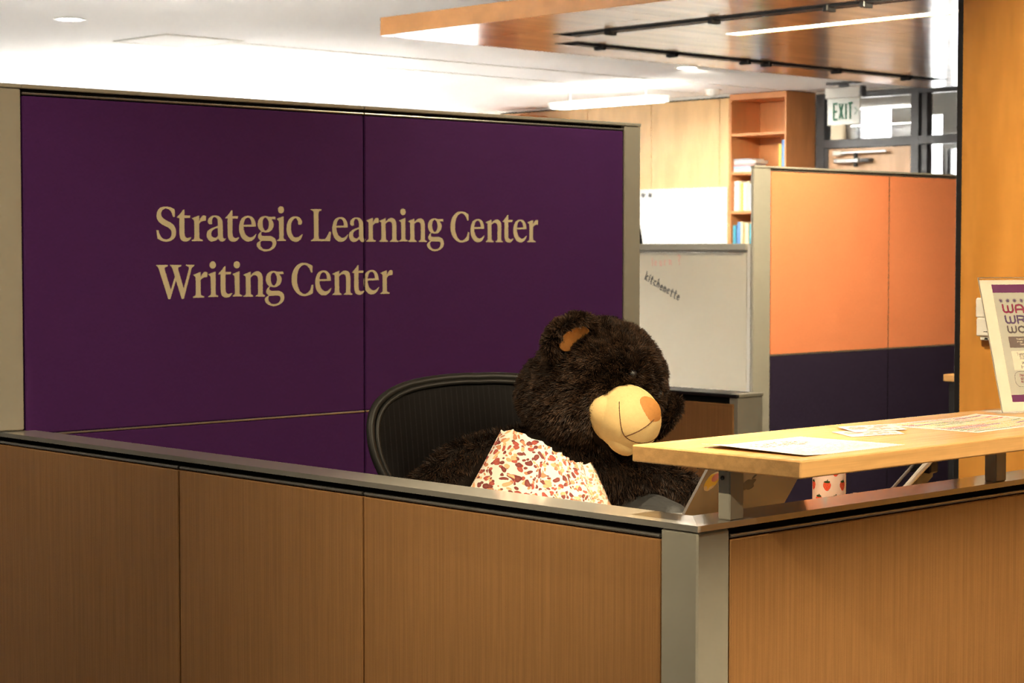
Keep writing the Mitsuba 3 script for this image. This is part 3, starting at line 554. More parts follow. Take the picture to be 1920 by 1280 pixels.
# --- whiteboard partition running away from the orange partition's post
WX = 4.930
Wb = thing('whiteboard_partition', 'mid-height partition with a writable white panel and handwriting beside the purple one', 'partition')
add('top_rail', rbox(WX - .014, WX + .09, OY + .0425, 6.6, 1.352, 1.3845, .003), 'm_putty', Wb)
add('shadow_gap', rbox(WX + .004, WX + .08, OY + .0425, 6.6, 1.342, 1.352, .001), 'm_putty', Wb)
add('edge_strip', rbox(WX - .004, WX + .08, OY + .0205, OY + .042, 0, 1.38, .002), 'm_plasticwhite', Wb)
add('board', rbox(WX, WX + .014, OY + .0425, 6.6, .30, 1.3415, .003), 'm_board_cream', Wb)
add('lower_panel', rbox(WX, WX + .014, OY + .0425, 6.6, .06, .295, .003), 'm_putty', Wb)
add('back_panel', rbox(WX + .02, WX + .08, OY + .0425, 6.6, .06, 1.341, .003), 'm_putty', Wb)
HW = {'k': [[(0, 1.5), (.02, 0)], [(.5, .9), (.03, .45), (.55, 0)]], 'i': [[(.1, .9), (.12, 0)], [(.1, 1.25), (.13, 1.3)]], 't': [[(.25, 1.4), (.25, .1), (.45, 0)], [(0, .95), (.55, .98)]],
      'c': [[(.5, .85), (.2, .9), (.02, .45), (.2, .02), (.55, .1)]], 'h': [[(0, 1.5), (.03, 0), (.1, .6), (.35, .9), (.5, .6), (.52, 0)]], 'e': [[(.05, .45), (.5, .55), (.4, .88), (.15, .85), (.02, .4), (.2, .02), (.55, .12)]],
      'n': [[(.02, .9), (.04, 0), (.12, .6), (.35, .9), (.5, .65), (.53, 0)]], 'l': [[(.1, 1.5), (.1, 0)]], 'a': [[(.5, .85), (.2, .88), (.02, .4), (.2, .02), (.48, .35), (.5, .88), (.55, 0)]], 'r': [[(.02, .9), (.05, 0), (.1, .6), (.4, .9)]],
      '?': [[(0, 1.5), (.3, 1.8), (.6, 1.5), (.5, 1.1), (.25, .85), (.27, .5)], [(.27, .12), (.3, .08)]]}
def hand(text, o, ang, h, w, adv):
    u, parts = 0, []
    for i, ch in enumerate(text):
        if ch == ' ': u += adv * .8; continue
        for l in HW[ch]: parts.append([(u + a * h * .95, b * h + .06 * h * math.sin(i * 2.1)) for a, b in l])
        u += adv * (.55 if ch in 'il' else 1)
    s = unary_union([LineString(l).buffer(w, cap_style=1) for l in parts])
    return affinity.rotate(s, ang, origin=(0, 0))
for nm, s, o, mm in (('kitchenette', hand('kitchenette', None, -24.5, .027, .0030, .0248), (4.672, 1.205), 'm_black_ink'),
                     ('learn', hand('learn ?', None, 3, .027, .0026, .033), (4.622, 1.272), 'm_red_ink')):
    add('handwriting', on_plane(extrude(s, .0006), (WX - .0006, o[0], o[1]), (0, -1, 0), (0, 0, 1)), mm, Wb, label={'m_black_ink': 'handwritten black word kitchenette', 'm_red_ink': 'faint red handwriting'}[mm])

# a desk and a monitor behind the whiteboard partition; only the monitor's edge shows
t = thing('desk', 'pale desk behind the whiteboard partition', 'desk')
add('top', rbox(6.4, 7.5, 5.6, 7.6, .71, .737, .004), 'm_maple', t)
for (a, b) in ((6.45, 5.7), (7.4, 5.7), (6.45, 7.5), (7.4, 7.5)): add('leg', rbox(a - .025, a + .025, b - .025, b + .025, 0, .71, .003), 'm_putty', t)
t = thing('monitor', 'computer monitor whose edge shows beside the purple partition post', 'monitor')
mat('m_screen', (.05, .09, .16), .25, .5)
def tilt_y(m, o, deg):
    m.apply_transform(trimesh.transformations.rotation_matrix(math.radians(deg), [1, 0, 0], o)); return m
mo = [7.0, 6.6, 1.25]
add('panel', tilt_y(rbox(6.985, 7.015, 6.60, 7.18, 1.25, 1.64, .006), mo, -12), 'm_screen', t)
add('bezel', tilt_y(rbox(6.978, 7.02, 6.588, 6.5995, 1.245, 1.645, .003), mo, -12), 'm_black', t)
add('stand', rbox(7.03, 7.07, 6.85, 6.95, .75, 1.4, .004), 'm_black', t)
add('arm', rbox(7.012, 7.03, 6.84, 6.96, 1.34, 1.42, .003), 'm_black', t)
add('foot', rbox(6.92, 7.16, 6.75, 7.05, .7375, .752, .004), 'm_black', t)

t = thing('desk', 'wood desk whose corner just shows beside the wood column', 'desk')
add('top', rbox(5.85, 7.1, 2.55, 3.50, .700, .735, .003), 'm_maple', t)
add('end_panel', rbox(5.868, 5.90, 2.6, 3.48, 0, .6995, .003), 'm_black', t)
add('end_panel', rbox(7.05, 7.08, 2.6, 3.48, 0, .6995, .003), 'm_black', t)

# --- wood-clad column wall to the right
CX, CY = 2.50, 1.186
Cw = struct('wall_column', rbox(CX + .022, CX + .45, -3.0, CY - .012, 0, ZC), 'm_gap')
for (a, b) in ((.06, 2.131), (2.142, ZC - .01)):
    add('panel', rbox(CX, CX + .02, -1.6, CY - .021, a, b, .0015), 'm_column', Cw)
    add('panel', rbox(CX, CX + .02, -3.0, -1.603, a, b, .0015), 'm_column', Cw)
add('panel', rbox(CX + .022, CX + .45, CY - .0118, CY, .0, ZC - .005, .001), 'm_black', Cw)
add('edge_strip', rbox(CX + .004, CX + .0218, CY - .0205, CY, .0, ZC - .005, .001), 'm_black', Cw)

t = thing('wall_controller', 'cream two-part control box on the wood column behind the sign holder', 'wall device')
add('cover', rbox(CX - .034, CX - .001, .93, 1.087, 1.106, 1.159, .003), 'm_plasticwhite', t)
add('upper_body', rbox(CX - .032, CX - .001, .93, 1.092, 1.1595, 1.217, .004), 'm_plasticwhite', t)
add('top_cap', rbox(CX - .026, CX - .001, .935, 1.071, 1.2172, 1.227, .002), 'm_plasticwhite', t)
add('base', rbox(CX - .028, CX - .001, .935, 1.078, 1.094, 1.1058, .002), 'm_offwhite', t)
add('port', rbox(CX - .0285, CX - .026, 1.05, 1.062, 1.096, 1.102, .0008), 'm_black', t)
add('mark', rbox(CX - .0345, CX - .0335, 1.03, 1.062, 1.118, 1.1205, .0004), 'm_black', t)

# ------------------------------------------------------------------ raised counter
ZT2 = 1.022
Ct = thing('raised_counter', 'pale maple raised counter top on grey posts over the low partition', 'counter')
top = rbox(.020, 1.90, -.199, .1685, ZT2 - .0288, ZT2, .0022)
add('top', top, 'm_maple', Ct)
def cpost(x, y, bolt):
    k = add('post', rbox(x, x + .037, y, y + .027, W + .0002, ZT2 - .0288, .002), 'm_putty', Ct)
    add('plate', rbox(x - .03, x + .12, y - .02, y + .05, ZT2 - .0345, ZT2 - .029, .001), 'm_black', k)
    if bolt:
        m = trimesh.creation.cylinder(radius=.0036, height=.003, sections=16); m.apply_transform(trimesh.transformations.rotation_matrix(np.pi / 2, [0, 1, 0])); m.apply_translation([x - .001, y + .016, ZT2 - .050])
        add('bolt', m, 'm_black', k)
cpost(.085, .002, True); cpost(.892, .002, False); cpost(1.70, .002, False)

# papers lying on the counter
def paper_fn(kind):
    def line_print(p, n, uv):
        r = cell_rand(dr.floor(uv.y * 26), dr.floor(uv.x * 40), 3)
        ink = ((uv.y * 26 - dr.floor(uv.y * 26)) < .45) & (r > .35) & (uv.x > .1) & (uv.x < .9) & (uv.y > .10) & (uv.y < .52)
        blob = (noise(uv.x * 60, uv.y * 50) > .55) & (dr.square((uv.x - .50) / .28) + dr.square((uv.y - .73) / .16) < 1)
        return dr.select(ink, mi.Color3f(.40, .37, .33), dr.select(blob, mi.Color3f(.22, .16, .13), mi.Color3f(.62, .60, .54)))
    def stripes(p, n, uv):
        inside = (uv.x > .05) & (uv.x < .95) & (uv.y > .05) & (uv.y < .95)
        row = dr.floor(uv.y * 15)
        c = cell_rand(row, dr.floor(uv.x * 3.3 + row * .37), 5)
        col = dr.select(c < .2, mi.Color3f(.62, .12, .08), dr.select(c < .38, mi.Color3f(.75, .45, .12), dr.select(c < .55, mi.Color3f(.30, .10, .16), dr.select(c < .72, mi.Color3f(.72, .30, .22), dr.select(c < .85, mi.Color3f(.25, .24, .10), mi.Color3f(.70, .55, .30))))))
        gap = (uv.y * 15 - row) > .52
        return dr.select(inside & ~gap, col, mi.Color3f(.66, .63, .57))
    def card(p, n, uv):
        inside = (uv.x > .08) & (uv.x < .92) & (uv.y > .12) & (uv.y < .88)
        m = fbm(uv.x * 9 + 3, uv.y * 6, 1.0)
        return dr.select(inside & (m > .52), mi.Color3f(.50, .28, .25), dr.select(inside & (m > .44), mi.Color3f(.58, .46, .40), mi.Color3f(.66, .63, .57)))
    return proc(dict(lines=line_print, stripes=stripes, card=card)[kind])
for k in ('lines', 'stripes', 'card'): mat('m_paper_' + k, paper_fn(k), .7, .3)
def sheet(name, label, cat, corners, m, z, curl, group=None, nu=18, nv=14):
    """corners A (u0v0), B (u1v0), C (u1v1), D (u0v1) in xy"""
    A, B, C, D = [np.array(c, float) for c in corners]
    u, v = np.meshgrid(np.linspace(0, 1, nu), np.linspace(0, 1, nv), indexing='ij')
    xy = (A * ((1 - u) * (1 - v))[..., None] + B * (u * (1 - v))[..., None] + C * (u * v)[..., None] + D * ((1 - u) * v)[..., None])
    P = np.dstack([xy, z + .0006 + curl(u, v)])
    ms, uv = slab(P, .0004)
    add(name, ms, m, smooth=True, uv=uv, label=label, cat=cat, group=group)
sheet('paper', 'white printed sheet with a curled corner on the near end of the counter', 'paper', [(.074, -.164), (.359, -.158), (.343, .057), (.069, .052)], 'm_paper_lines', ZT2,
      lambda u, v: .007 * np.clip(1 - u * 3.2, 0, 1) ** 2 * (0.4 + .6 * v))
sheet('paper', 'white sheet printed with colourful stripes in front of the sign holder', 'paper', [(.640, -.120), (.950, -.105), (.955, .092), (.640, .098)], 'm_paper_stripes', ZT2, lambda u, v: .004 * np.clip(u * 3 - 2, 0, 1) ** 2)
sheet('card', 'small printed card on the counter, lying under the other card', 'card', [(.405, -.012), (.525, -.040), (.590, .040), (.455, .072)], 'm_paper_card', ZT2, lambda u, v: 0.0005 + 0 * u)
sheet('card', 'small printed card on the counter, lying on top of the other card', 'card', [(.470, .030), (.590, .0), (.640, .075), (.520, .108)], 'm_paper_card', ZT2, lambda u, v: 0.0016 + .002 * v)

# slanted sign holder with a printed flyer
t = thing('sign_holder', 'clear slanted sign holder with a purple and grey flyer on the counter', 'sign holder')
U = np.array([.918, -.399, 0.0]); U /= np.linalg.norm(U)
back = np.array([-U[1], U[0], 0.0])           # away from the reader
LEAN = math.radians(19)
V = np.cos(LEAN) * np.array([0, 0, 1.0]) + np.sin(LEAN) * back
Nn = np.cross(U, V)                             # towards the reader
O = np.array([1.0262, .0760, ZT2 + .003])
WS, HS = .232, .291
def plate(u0, u1, v0, v1, n0, n1, c=.0006):
    m = rbox(u0, u1, v0, v1, n0, n1, c); m.apply_transform(frame_m(O, U, V)); return m
mat('m_flyer_white', (.84, .79, .67), .45, .4); mat('m_flyer_grey', (.56, .56, .50), .45, .4); mat('m_flyer_purple', (.17, .035, .15), .45, .4)
mat('m_flyer_taupe', (.19, .15, .145), .45, .4); mat('m_ink_magenta', (.30, .035, .10), .45, .4); mat('m_ink_violet', (.12, .075, .19), .45, .4); mat('m_ink_grey', (.13, .11, .12), .45, .4)
fl = add('flyer', plate(.002, WS - .002, .002, HS - .006, -.0006, 0), 'm_flyer_white', t)
add('acrylic_front', plate(0, WS, 0, HS, .0012, .0022), 'm_acrylic', t)
add('acrylic_edge', cat_m(plate(0, .0018, 0, HS, -.001, .0011), plate(0, WS, HS - .0018, HS, -.001, .0011)), 'm_plasticwhite', t)
ft = rbox(0, WS, -.004, .07, -.001, .001, .0005)
ft.apply_transform(frame_m(O + np.array([0, 0, -.0018]), U, back)); add('foot', ft, 'm_acrylic', t)
add('background', plate(.030, WS - .030, .022, HS - .016, .0001, .0003, .0001), 'm_flyer_grey', fl)
for (a, b) in ((HS - .034, HS - .016), (.022, .037)): add('purple_band', plate(.030, WS - .030, a, b, .0003, .0005, .0001), 'm_flyer_purple', fl)
def label2d(poly, u, v, m, nm='lettering', n=.0005):
    ms = extrude(poly, .0003); ms.apply_translation([u, v, n]); ms.apply_transform(frame_m(O, U, V)); add(nm, ms, m, fl)
star = unary_union([affinity.rotate(LineString([(-.0042, 0), (.0042, 0)]).buffer(.0006), a, origin=(0, 0)) for a in (0, 45, 90, 135)])
for i in range(7): label2d(star, .0455 + .0168 * i, .2395, 'm_ink_violet', 'asterisk')
RND = {'W': [[(0, 1), (0, .3), (.12, .06), (.3, 0), (.5, .12), (.5, .85), (.5, .12), (.7, 0), (.88, .06), (1, .3), (1, 1)]], 'A': [[(0, 0), (0, .6), (.12, .9), (.4, 1), (.68, .9), (.8, .6), (.8, 0)], [(0, .38), (.8, .38)]],
       'R': [[(0, 0), (0, 1), (.5, 1), (.75, .88), (.75, .6), (.5, .48), (0, .48)], [(.45, .48), (.8, 0)]], 'O': [[(.4, 0), (.1, .15), (0, .5), (.1, .85), (.4, 1), (.7, .85), (.8, .5), (.7, .15), (.4, 0)]]}
def rounded(ch, h, w, sw): return unary_union([LineString([(a * w, b * h) for a, b in l]).buffer(sw, cap_style=1, join_style=1) for l in RND[ch]])
for (txt, u, v, h, w, sw, m) in (('WA', .048, .214, .0165, .0235, .0021, 'm_ink_magenta'), ('WR', .0495, .1905, .0155, .0225, .0019, 'm_ink_violet'), ('WO', .0505, .170, .0135, .0200, .0017, 'm_ink_grey')):
    for ch in txt:
        label2d(rounded(ch, h, w, sw), u, v, m); u += w * 1.28
label2d(sbox(.049, .1385, WS - .049, .1605).buffer(.001), 0, 0, 'm_flyer_taupe', 'taupe_box', .0003)
label2d(sbox(.0485, .0895, WS - .0485, .1305), 0, 0, 'm_flyer_white', 'white_box', .0003)
label2d(sbox(.058, .066, WS - .058, .074).buffer(.0125).difference(sbox(.058, .066, WS - .058, .074).buffer(.0118)), 0, 0, 'm_ink_grey', 'oval_outline', .0003)
def word(txt, u, v, h, m):
    ms = meshkit.text_mesh(txt, h, .0003); ms.apply_translation([u, v, .0007]); ms.apply_transform(frame_m(O, U, V)); add('lettering', ms, m, fl)
word('hosted', .0665, .1545, .0038, 'm_flyer_white'); word('in the', .0665, .1485, .0038, 'm_flyer_white'); word('Cen', .0725, .1425, .0038, 'm_flyer_white')
word('Tues', .0600, .1205, .0062, 'm_ink_grey'); word('3:30', .0650, .1125, .0062, 'm_ink_grey'); word('We', .0690, .1015, .0062, 'm_ink_grey'); word('8:30', .0650, .0930, .0062, 'm_ink_grey')
word('PROD', .0580, .0755, .0050, 'm_ink_magenta'); word('QUIE', .0590, .0685, .0050, 'm_ink_magenta'); word('NO A', .0590, .0620, .0042, 'm_ink_magenta')
# ------------------------------------------------------------------ desk and what stands on it
t = thing('desk', 'wood desk inside the reception cubicle behind the low partition', 'desk')
add('top', rbox(PT + .004, 2.25, PT + .004, .645, .709, .737, .004), 'm_maple', t)
for (a, b) in ((.16, .16), (2.15, .16), (.16, .58), (2.15, .58)): add('leg', rbox(a - .025, a + .025, b - .025, b + .025, 0, .709, .003), 'm_putty', t)

# laptop: the lid's back faces the counter
t = thing('laptop', 'silver laptop open on the desk with a round sticker on the lid', 'laptop')
mat('m_laptop', (.32, .32, .32), .36, metal=.45)
LX0, LX1 = .302, .608
hy, hz = .327, .818
def lid_frame():
    a = math.radians(33)
    return frame_m((LX0, hy, hz), (1, 0, 0), (0, -math.sin(a), math.cos(a)))       # z axis = towards -y: outside of lid
def lidp(poly, th, z):
    m = extrude(poly, th, z); m.apply_transform(lid_frame()); return m
rr = sbox(.012, .012, LX1 - LX0 - .012, .205).buffer(.010)
lid = add('lid', lidp(rr, .0055, -.0055), 'm_laptop', t)
add('screen', lidp(sbox(.012, .014, LX1 - LX0 - .012, .205), .0006, -.0062), 'm_black', lid)
ap = unary_union([Point(-.006, 0).buffer(.0115), Point(.006, 0).buffer(.0115), sbox(-.010, -.008, .010, .008)]).difference(Point(.0205, .003).buffer(.0085))
ap = unary_union([ap, affinity.translate(affinity.rotate(affinity.scale(Point(0, 0).buffer(.0055), .45, 1), -35), .0035, .0165)])
add('emblem', lidp(affinity.translate(affinity.scale(ap, 1.15, 1.15, origin=(0, 0)), .153, .108), .0004, .0), 'm_alu', lid)
def sticker_fn(p, n, uv):
    return mix((.80, .62, .10), (.72, .66, .50), smoothstep(.45, .6, noise(p.x * 90, p.y * 60, p.z * 90)))
mat('m_sticker', proc(sticker_fn), .5, .4)
mat('m_sticker_pink', (.68, .30, .30), .5, .4)
add('sticker', lidp(affinity.scale(Point(.032, .128).buffer(.019), .95, 1.2), .0004, 0), 'm_sticker', lid)
add('sticker', lidp(affinity.translate(affinity.scale(Point(0, 0).buffer(.010), 1, 1), .037, .137), .0004, .0004), 'm_sticker_pink', lid)
base = rbox(LX0, LX1, hy + .004, hy + .215, .8072, .8205, .004)
add('base', base, 'm_laptop', t)
add('keyboard', rbox(LX0 + .02, LX1 - .02, hy + .03, hy + .12, .8206, .8212, .0002), 'm_black', t)

t = thing('laptop_riser', 'low grey riser under the silver laptop', 'laptop stand')
add('shelf', rbox(LX0 + .01, LX1 - .01, hy + .01, hy + .21, .798, .8068, .002), 'm_putty', t)
for x_ in (LX0 + .012, LX1 - .022): add('side', rbox(x_, x_ + .010, hy + .012, hy + .208, .7373, .798, .0015), 'm_putty', t)

# strawberry tumbler
t = thing('tumbler', 'pale pink tumbler printed with red strawberries under the counter', 'tumbler')
def berry_fn(p, n, uv):
    # two staggered rows of strawberries around the cup
    u, v = uv.x * 6.0, uv.y * 6.2
    row = dr.floor(v)
    uu = u + .5 * (row - 2 * dr.floor(row / 2))
    a, b = uu - dr.floor(uu) - .5, v - row - .5
    a = a * .036; b = b * .030
    w = .0082 * dr.sqrt(dr.clip(1 - dr.square((b + .001) / .0098), 0, 1)) * (1 + b * 28)
    berry = (dr.abs(a) < w) & (b < .0072)
    seeds = (noise(uv.x * 700, uv.y * 420) > .78)
    leaf = (dr.square(a / .0062) + dr.square((b - .0080) / .0024) < 1) | ((dr.abs(a - .0012) < .0008) & (b > .008) & (b < .013))
    return dr.select(leaf, mi.Color3f(.03, .05, .015), dr.select(berry, dr.select(seeds, mi.Color3f(.75, .35, .12), mi.Color3f(.66, .055, .03)), mi.Color3f(.80, .58, .47)))
mat('m_berry', proc(berry_fn), .3, .5)
TX, TY, TR = .815, .352, .0345
n = 48
zz = np.linspace(0, .185, 24); aa = np.linspace(0, 2 * np.pi, n)
P = np.array([[[TX + TR * math.cos(a), TY + TR * math.sin(a), .7385 + z] for z in zz] for a in aa])
ms, uv = grid(P); add('body', ms, 'm_berry', t, smooth=True, uv=uv)
m = lathe([(0, 0), (TR * .93, 0), (TR, .0012)], n); m.apply_translation([TX, TY, .7372]); add('base', m, 'm_plasticwhite', t)
m = lathe([(TR - .001, 0), (TR + .001, 0), (TR + .001, .010), (TR * .8, .016), (0, .016)], n); m.apply_translation([TX, TY, .9235]); add('lid', m, 'm_plasticwhite', t)
m = tube([(TX - .01, TY, .939), (TX - .016, TY, .965)], .004, 10); add('straw', m, 'm_plasticwhite', t)

# folding document stand: silver bars leaning behind the counter, black holder on them
t = thing('document_stand', 'slanted black holder with pale metal bars leaning on the desk under the counter', 'document stand')
A0, A1 = np.array([1.06, .438, .742]), np.array([1.335, .462, .875])
off = np.array([.018, .055, 0])
add('bar', tube([A0, A0 * .45 + A1 * .55, A1], [.0045, .0055, .008], 8), 'm_plasticwhite', t)
add('bar', tube([A0 + off * .6 + [0, 0, .0], A1 + off * .6 - [.03, 0, .012]], .0035, 8), 'm_steel', t)
d = (A1 - A0) / np.linalg.norm(A1 - A0)
pl = rbox(.15, .33, .006, .060, -.006, .004, .003); pl.apply_transform(frame_m(A0 + [0, .012, .0], d, (0.05, .2, -1))); add('holder', pl, 'm_black', t)
add('clip', rbox(1.325, 1.36, .455, .52, .845, .882, .004), 'm_black', t)
add('foot', rbox(1.0, 1.40, .40, .63, .7374, .743, .002), 'm_black', t)
add('leg', tube([(1.36, .50, .742), (1.345, .50, .868)], .006, 8), 'm_black', t)
t = thing('wire_clip', 'thin bent silver wire on the desk between tumbler and document stand', 'wire')
add('wire', tube([(.905, .385, .80), (.93, .375, .842), (.965, .372, .838), (1.0, .372, .830), (1.04, .376, .822), (1.05, .40, .80), (1.04, .43, .7395), (.90, .42, .7395), (.905, .385, .80)], .0016, 6), 'm_steel', t)

# ------------------------------------------------------------------ mesh-back office chair
Rv = np.array([math.sin(YAW), -math.cos(YAW), 0.0]); Tv = np.array([-math.cos(YAW), -math.sin(YAW), 0.0]); Zv = np.array([0, 0, 1.0])
ca = math.radians(20)
Fd = math.cos(ca) * Tv + math.sin(ca) * Rv       # the way the chair faces
Sd = math.cos(ca) * Rv - math.sin(ca) * Tv       # to its left
C0 = np.array([.63, 1.231, 0]) + .37 * Fd
def cp(s, f, z): return C0 + s * Sd + f * Fd + np.array([0, 0, z])
Ch = thing('office_chair', 'black mesh-back swivel office chair holding the plush bear', 'chair')
half = [(0, 1.062), (.06, 1.0618), (.12, 1.057), (.18, 1.047), (.225, 1.030), (.256, 1.007), (.272, .978), (.277, .945), (.273, .905), (.258, .862), (.236, .82), (.208, .77), (.185, .72), (.168, .67), (.155, .62), (.148, .575), (.136, .54), (.10, .522), (.05, .516), (0, .515)]
hs = np.array(half)
from scipy.interpolate import PchipInterpolator, CubicSpline
tt = np.r_[0, np.cumsum(np.linalg.norm(np.diff(hs, axis=0), axis=1))]
cs = CubicSpline(tt, hs); ts = np.linspace(0, tt[-1], 64); hsm = cs(ts)
def back_f(s, z): return -.225 - .145 * ((z - .5) / .56) + .48 * s * s - .035 * math.exp(-((z - .66) / .1) ** 2) * 0
loop = [(s, z) for s, z in hsm] + [(-s, z) for s, z in hsm[-2:0:-1]]
mat('m_chair', (.018, .018, .017), .45, .4)
def mesh_fn(p, n, uv):
    s = (p.x - C0[0]) * Sd[0] + (p.y - C0[1]) * Sd[1]
    q = s * 75
    st = smoothstep(.30, .5, dr.abs(q - dr.floor(q) - .5))
    k = noise(p.x * 900, p.y * 900, p.z * 240)
    return mix((.0035, .003, .0035), (.013, .0105, .0125), st * (.35 + .65 * k))
mat('m_pellicle', proc(mesh_fn), .65, .2)
add('back_frame', tube([cp(s, back_f(s, z), z) for s, z in loop], .0098, 12, close=True), 'm_chair', Ch, smooth=True)
inner = [(s * .945, .515 + .010 + (z - .515) * .962) for s, z in loop]
add('inner_rim', tube([cp(s, back_f(s, z) + .004, z) for s, z in inner], .0062, 10, close=True), 'm_chair', Ch, smooth=True)
zr = np.linspace(.520, 1.054, 46)
zs_, hs_ = hsm[::-1, 1], hsm[::-1, 0]
P = np.array([[cp(u * np.interp(z, zs_, hs_) * .97, back_f(u * np.interp(z, zs_, hs_) * .97, z) - .002, z) for z in zr] for u in np.linspace(-1, 1, 40)])
ms, uv = slab(P, .0025); add('back_mesh', ms, 'm_pellicle', Ch, smooth=True)
# seat
seat = [(.0, .20), (.15, .20), (.235, .165), (.255, .08), (.245, -.08), (.215, -.20), (.12, -.235), (0, -.24)]
sq = CubicSpline(np.linspace(0, 1, len(seat)), np.array(seat))(np.linspace(0, 1, 40))
sl = [(s, f) for s, f in sq] + [(-s, f) for s, f in sq[-2:0:-1]]
def seat_z(s, f): return .445 + .25 * s * s - (.10 * max(f - .12, 0)) * 2
add('seat_frame', tube([cp(s, f, seat_z(s, f)) for s, f in sl], .013, 10, close=True), 'm_chair', Ch, smooth=True)
fr_ = np.linspace(-.235, .197, 24); o_ = np.argsort(sq[:, 1])
P = np.array([[cp(u * np.interp(f, sq[o_, 1], sq[o_, 0]), f, seat_z(u * np.interp(f, sq[o_, 1], sq[o_, 0]), f) - .004) for f in fr_] for u in np.linspace(-1, 1, 30)])
ms, uv = slab(P, -.003); add('seat_mesh', ms, 'm_pellicle', Ch, smooth=True)
add('spine', tube([cp(0, -.16, .36), cp(0, -.25, .42), cp(0, -.27, .52), cp(0, -.285, .62), cp(0, -.30, .70)], .022, 12), 'm_chair', Ch, smooth=True)
m = rbox(-.10, .10, -.14, .10, .33, .40, .02); m.apply_transform(frame_m(C0, Sd, -Fd)) ; 
add('tilt_housing', cat_m(m, tube([cp(-.20, .02, .40), cp(.20, .02, .40)], .014, 8)), 'm_chair', Ch)
m = lathe([(0, .10), (.026, .10), (.026, .22), (.018, .22), (.018, .34), (0, .34)], 24); m.apply_translation(C0); add('column', m, 'm_black', Ch, smooth=40)
for k in range(5):
    a = k * 2 * np.pi / 5 + .3
    d = math.cos(a) * Sd + math.sin(a) * Fd
    e = C0 + d * .30
    leg = add('leg', tube([C0 + [0, 0, .115], C0 + d * .16 + [0, 0, .105], e + [0, 0, .075]], [.028, .022, .016], 10), 'm_chair', Ch, smooth=True)
    w = trimesh.creation.cylinder(radius=.028, height=.02, sections=20)
    ws_ = []
    for q in (-.016, .016):
        c = w.copy(); c.apply_transform(frame_m(e + [0, 0, .029] + np.cross(Zv, d) * q, d, Zv)); ws_.append(c)
    add('caster', cat_m(*ws_, tube([e + [0, 0, .03], e + [0, 0, .075]], .008, 8)), 'm_black', leg)
def pebble(p, n, uv): return noise(p.x * 320, p.y * 320, p.z * 320)
mat('m_armpad', (.030, .031, .032), .55, .3, bump=(pebble, .0008))
for sgn, (s0, f0, z0) in ((1, (.176, .196, .808)), (-1, (.265, .02, .70))):
    P = []
    m = m3.Manifold.batch_hull([m3.Manifold.sphere(r, 24).scale((.9, .9, .85)).translate((x, y, 0)) for x, y, r in ((-.012, -.09, .036), (.006, -.02, .047), (.006, .06, .046), (-.004, .105, .036))])
    m = m.refine_to_length(.006)
    mm = trimesh.Trimesh(*[np.array(q) for q in (m.to_mesh().vert_properties[:, :3], m.to_mesh().tri_verts)], process=False)
    rot = math.radians(24 * sgn)
    xd = math.cos(rot) * Sd + math.sin(rot) * Fd * -1
    mm.apply_transform(frame_m(cp(s0 * sgn if sgn > 0 else -s0, f0, z0), xd, np.cross(Zv, xd)))
    a = add('arm_pad', mm, 'm_armpad', Ch, smooth=True)
    b = cp(.235 * sgn, -.06, .42); e = cp((s0) * sgn, f0 - .03, z0 - .026)
    add('arm_post', tube([b, b + np.array([0, 0, .12]) + Sd * .03 * sgn, (b + e) / 2 + np.array([0, 0, .05]), e], [.018, .017, .017, .02], 10), 'm_chair', Ch, smooth=True)

# ------------------------------------------------------------------ the plush bear
BO = np.array([.546, .760, 1.075])
S = .001134
def bp(dx, dy, t): return BO + Rv * dx * S - Zv * dy * S + Tv * t
Bear = thing('plush_bear', 'giant dark brown plush bear in a spotted dress slumped in the office chair', 'plush toy')

def to_tm(m):
    q = m.to_mesh(); return trimesh.Trimesh(np.array(q.vert_properties[:, :3]), np.array(q.tri_verts), process=False)
def chain(pts):
    out = []
    sp = [m3.Manifold.sphere(r, 28).translate(tuple(p)) for p, r in pts]
    for a, b in zip(sp, sp[1:]): out.append(m3.Manifold.batch_hull([a, b]))
    return out
hips = bp(-95, 420, .02)
torso = [(bp(-100, 400, .0), .150), (bp(-100, 300, .02), .150), (bp(-90, 210, .02), .125), (bp(-75, 140, .01), .095), (bp(-30, 90, .0), .085)]
torso_b = [(bp(-100, 400, -.12), .135), (bp(-100, 300, -.11), .135), (bp(-92, 210, -.06), .115)]
armR = [(bp(-190, 142, -.005), .050), (bp(-255, 165, .0), .056), (bp(-310, 215, .03), .058), (bp(-335, 290, .08), .056), (bp(-300, 350, .13), .055)]
armL = [(bp(20, 165, .03), .060), (bp(95, 195, .02), .056), (bp(155, 215, .01), .052), (bp(180, 238, .04), .048)]
legs = []
for sg in (-1, 1):
    hp = cp(.085 * sg, .0, .545); kn = cp(.14 * sg, .24, .545); ft = cp(.15 * sg, .33, .40); toe = cp(.15 * sg, .38, .37)
    legs += chain([(hp, .082), (kn, .078), (ft, .065), (toe, .06)])
body = m3.Manifold.batch_boolean(chain(torso) + chain(torso_b) + chain(armR) + chain(armL) + chain([(bp(-170, 150, .0), .06), (bp(-60, 150, .01), .09), (bp(30, 170, .02), .062)]) + legs, m3.OpType.Add)
body = to_tm(body.refine_to_length(.014))
body.merge_vertices()
trimesh.smoothing.filter_taubin(body, iterations=20)

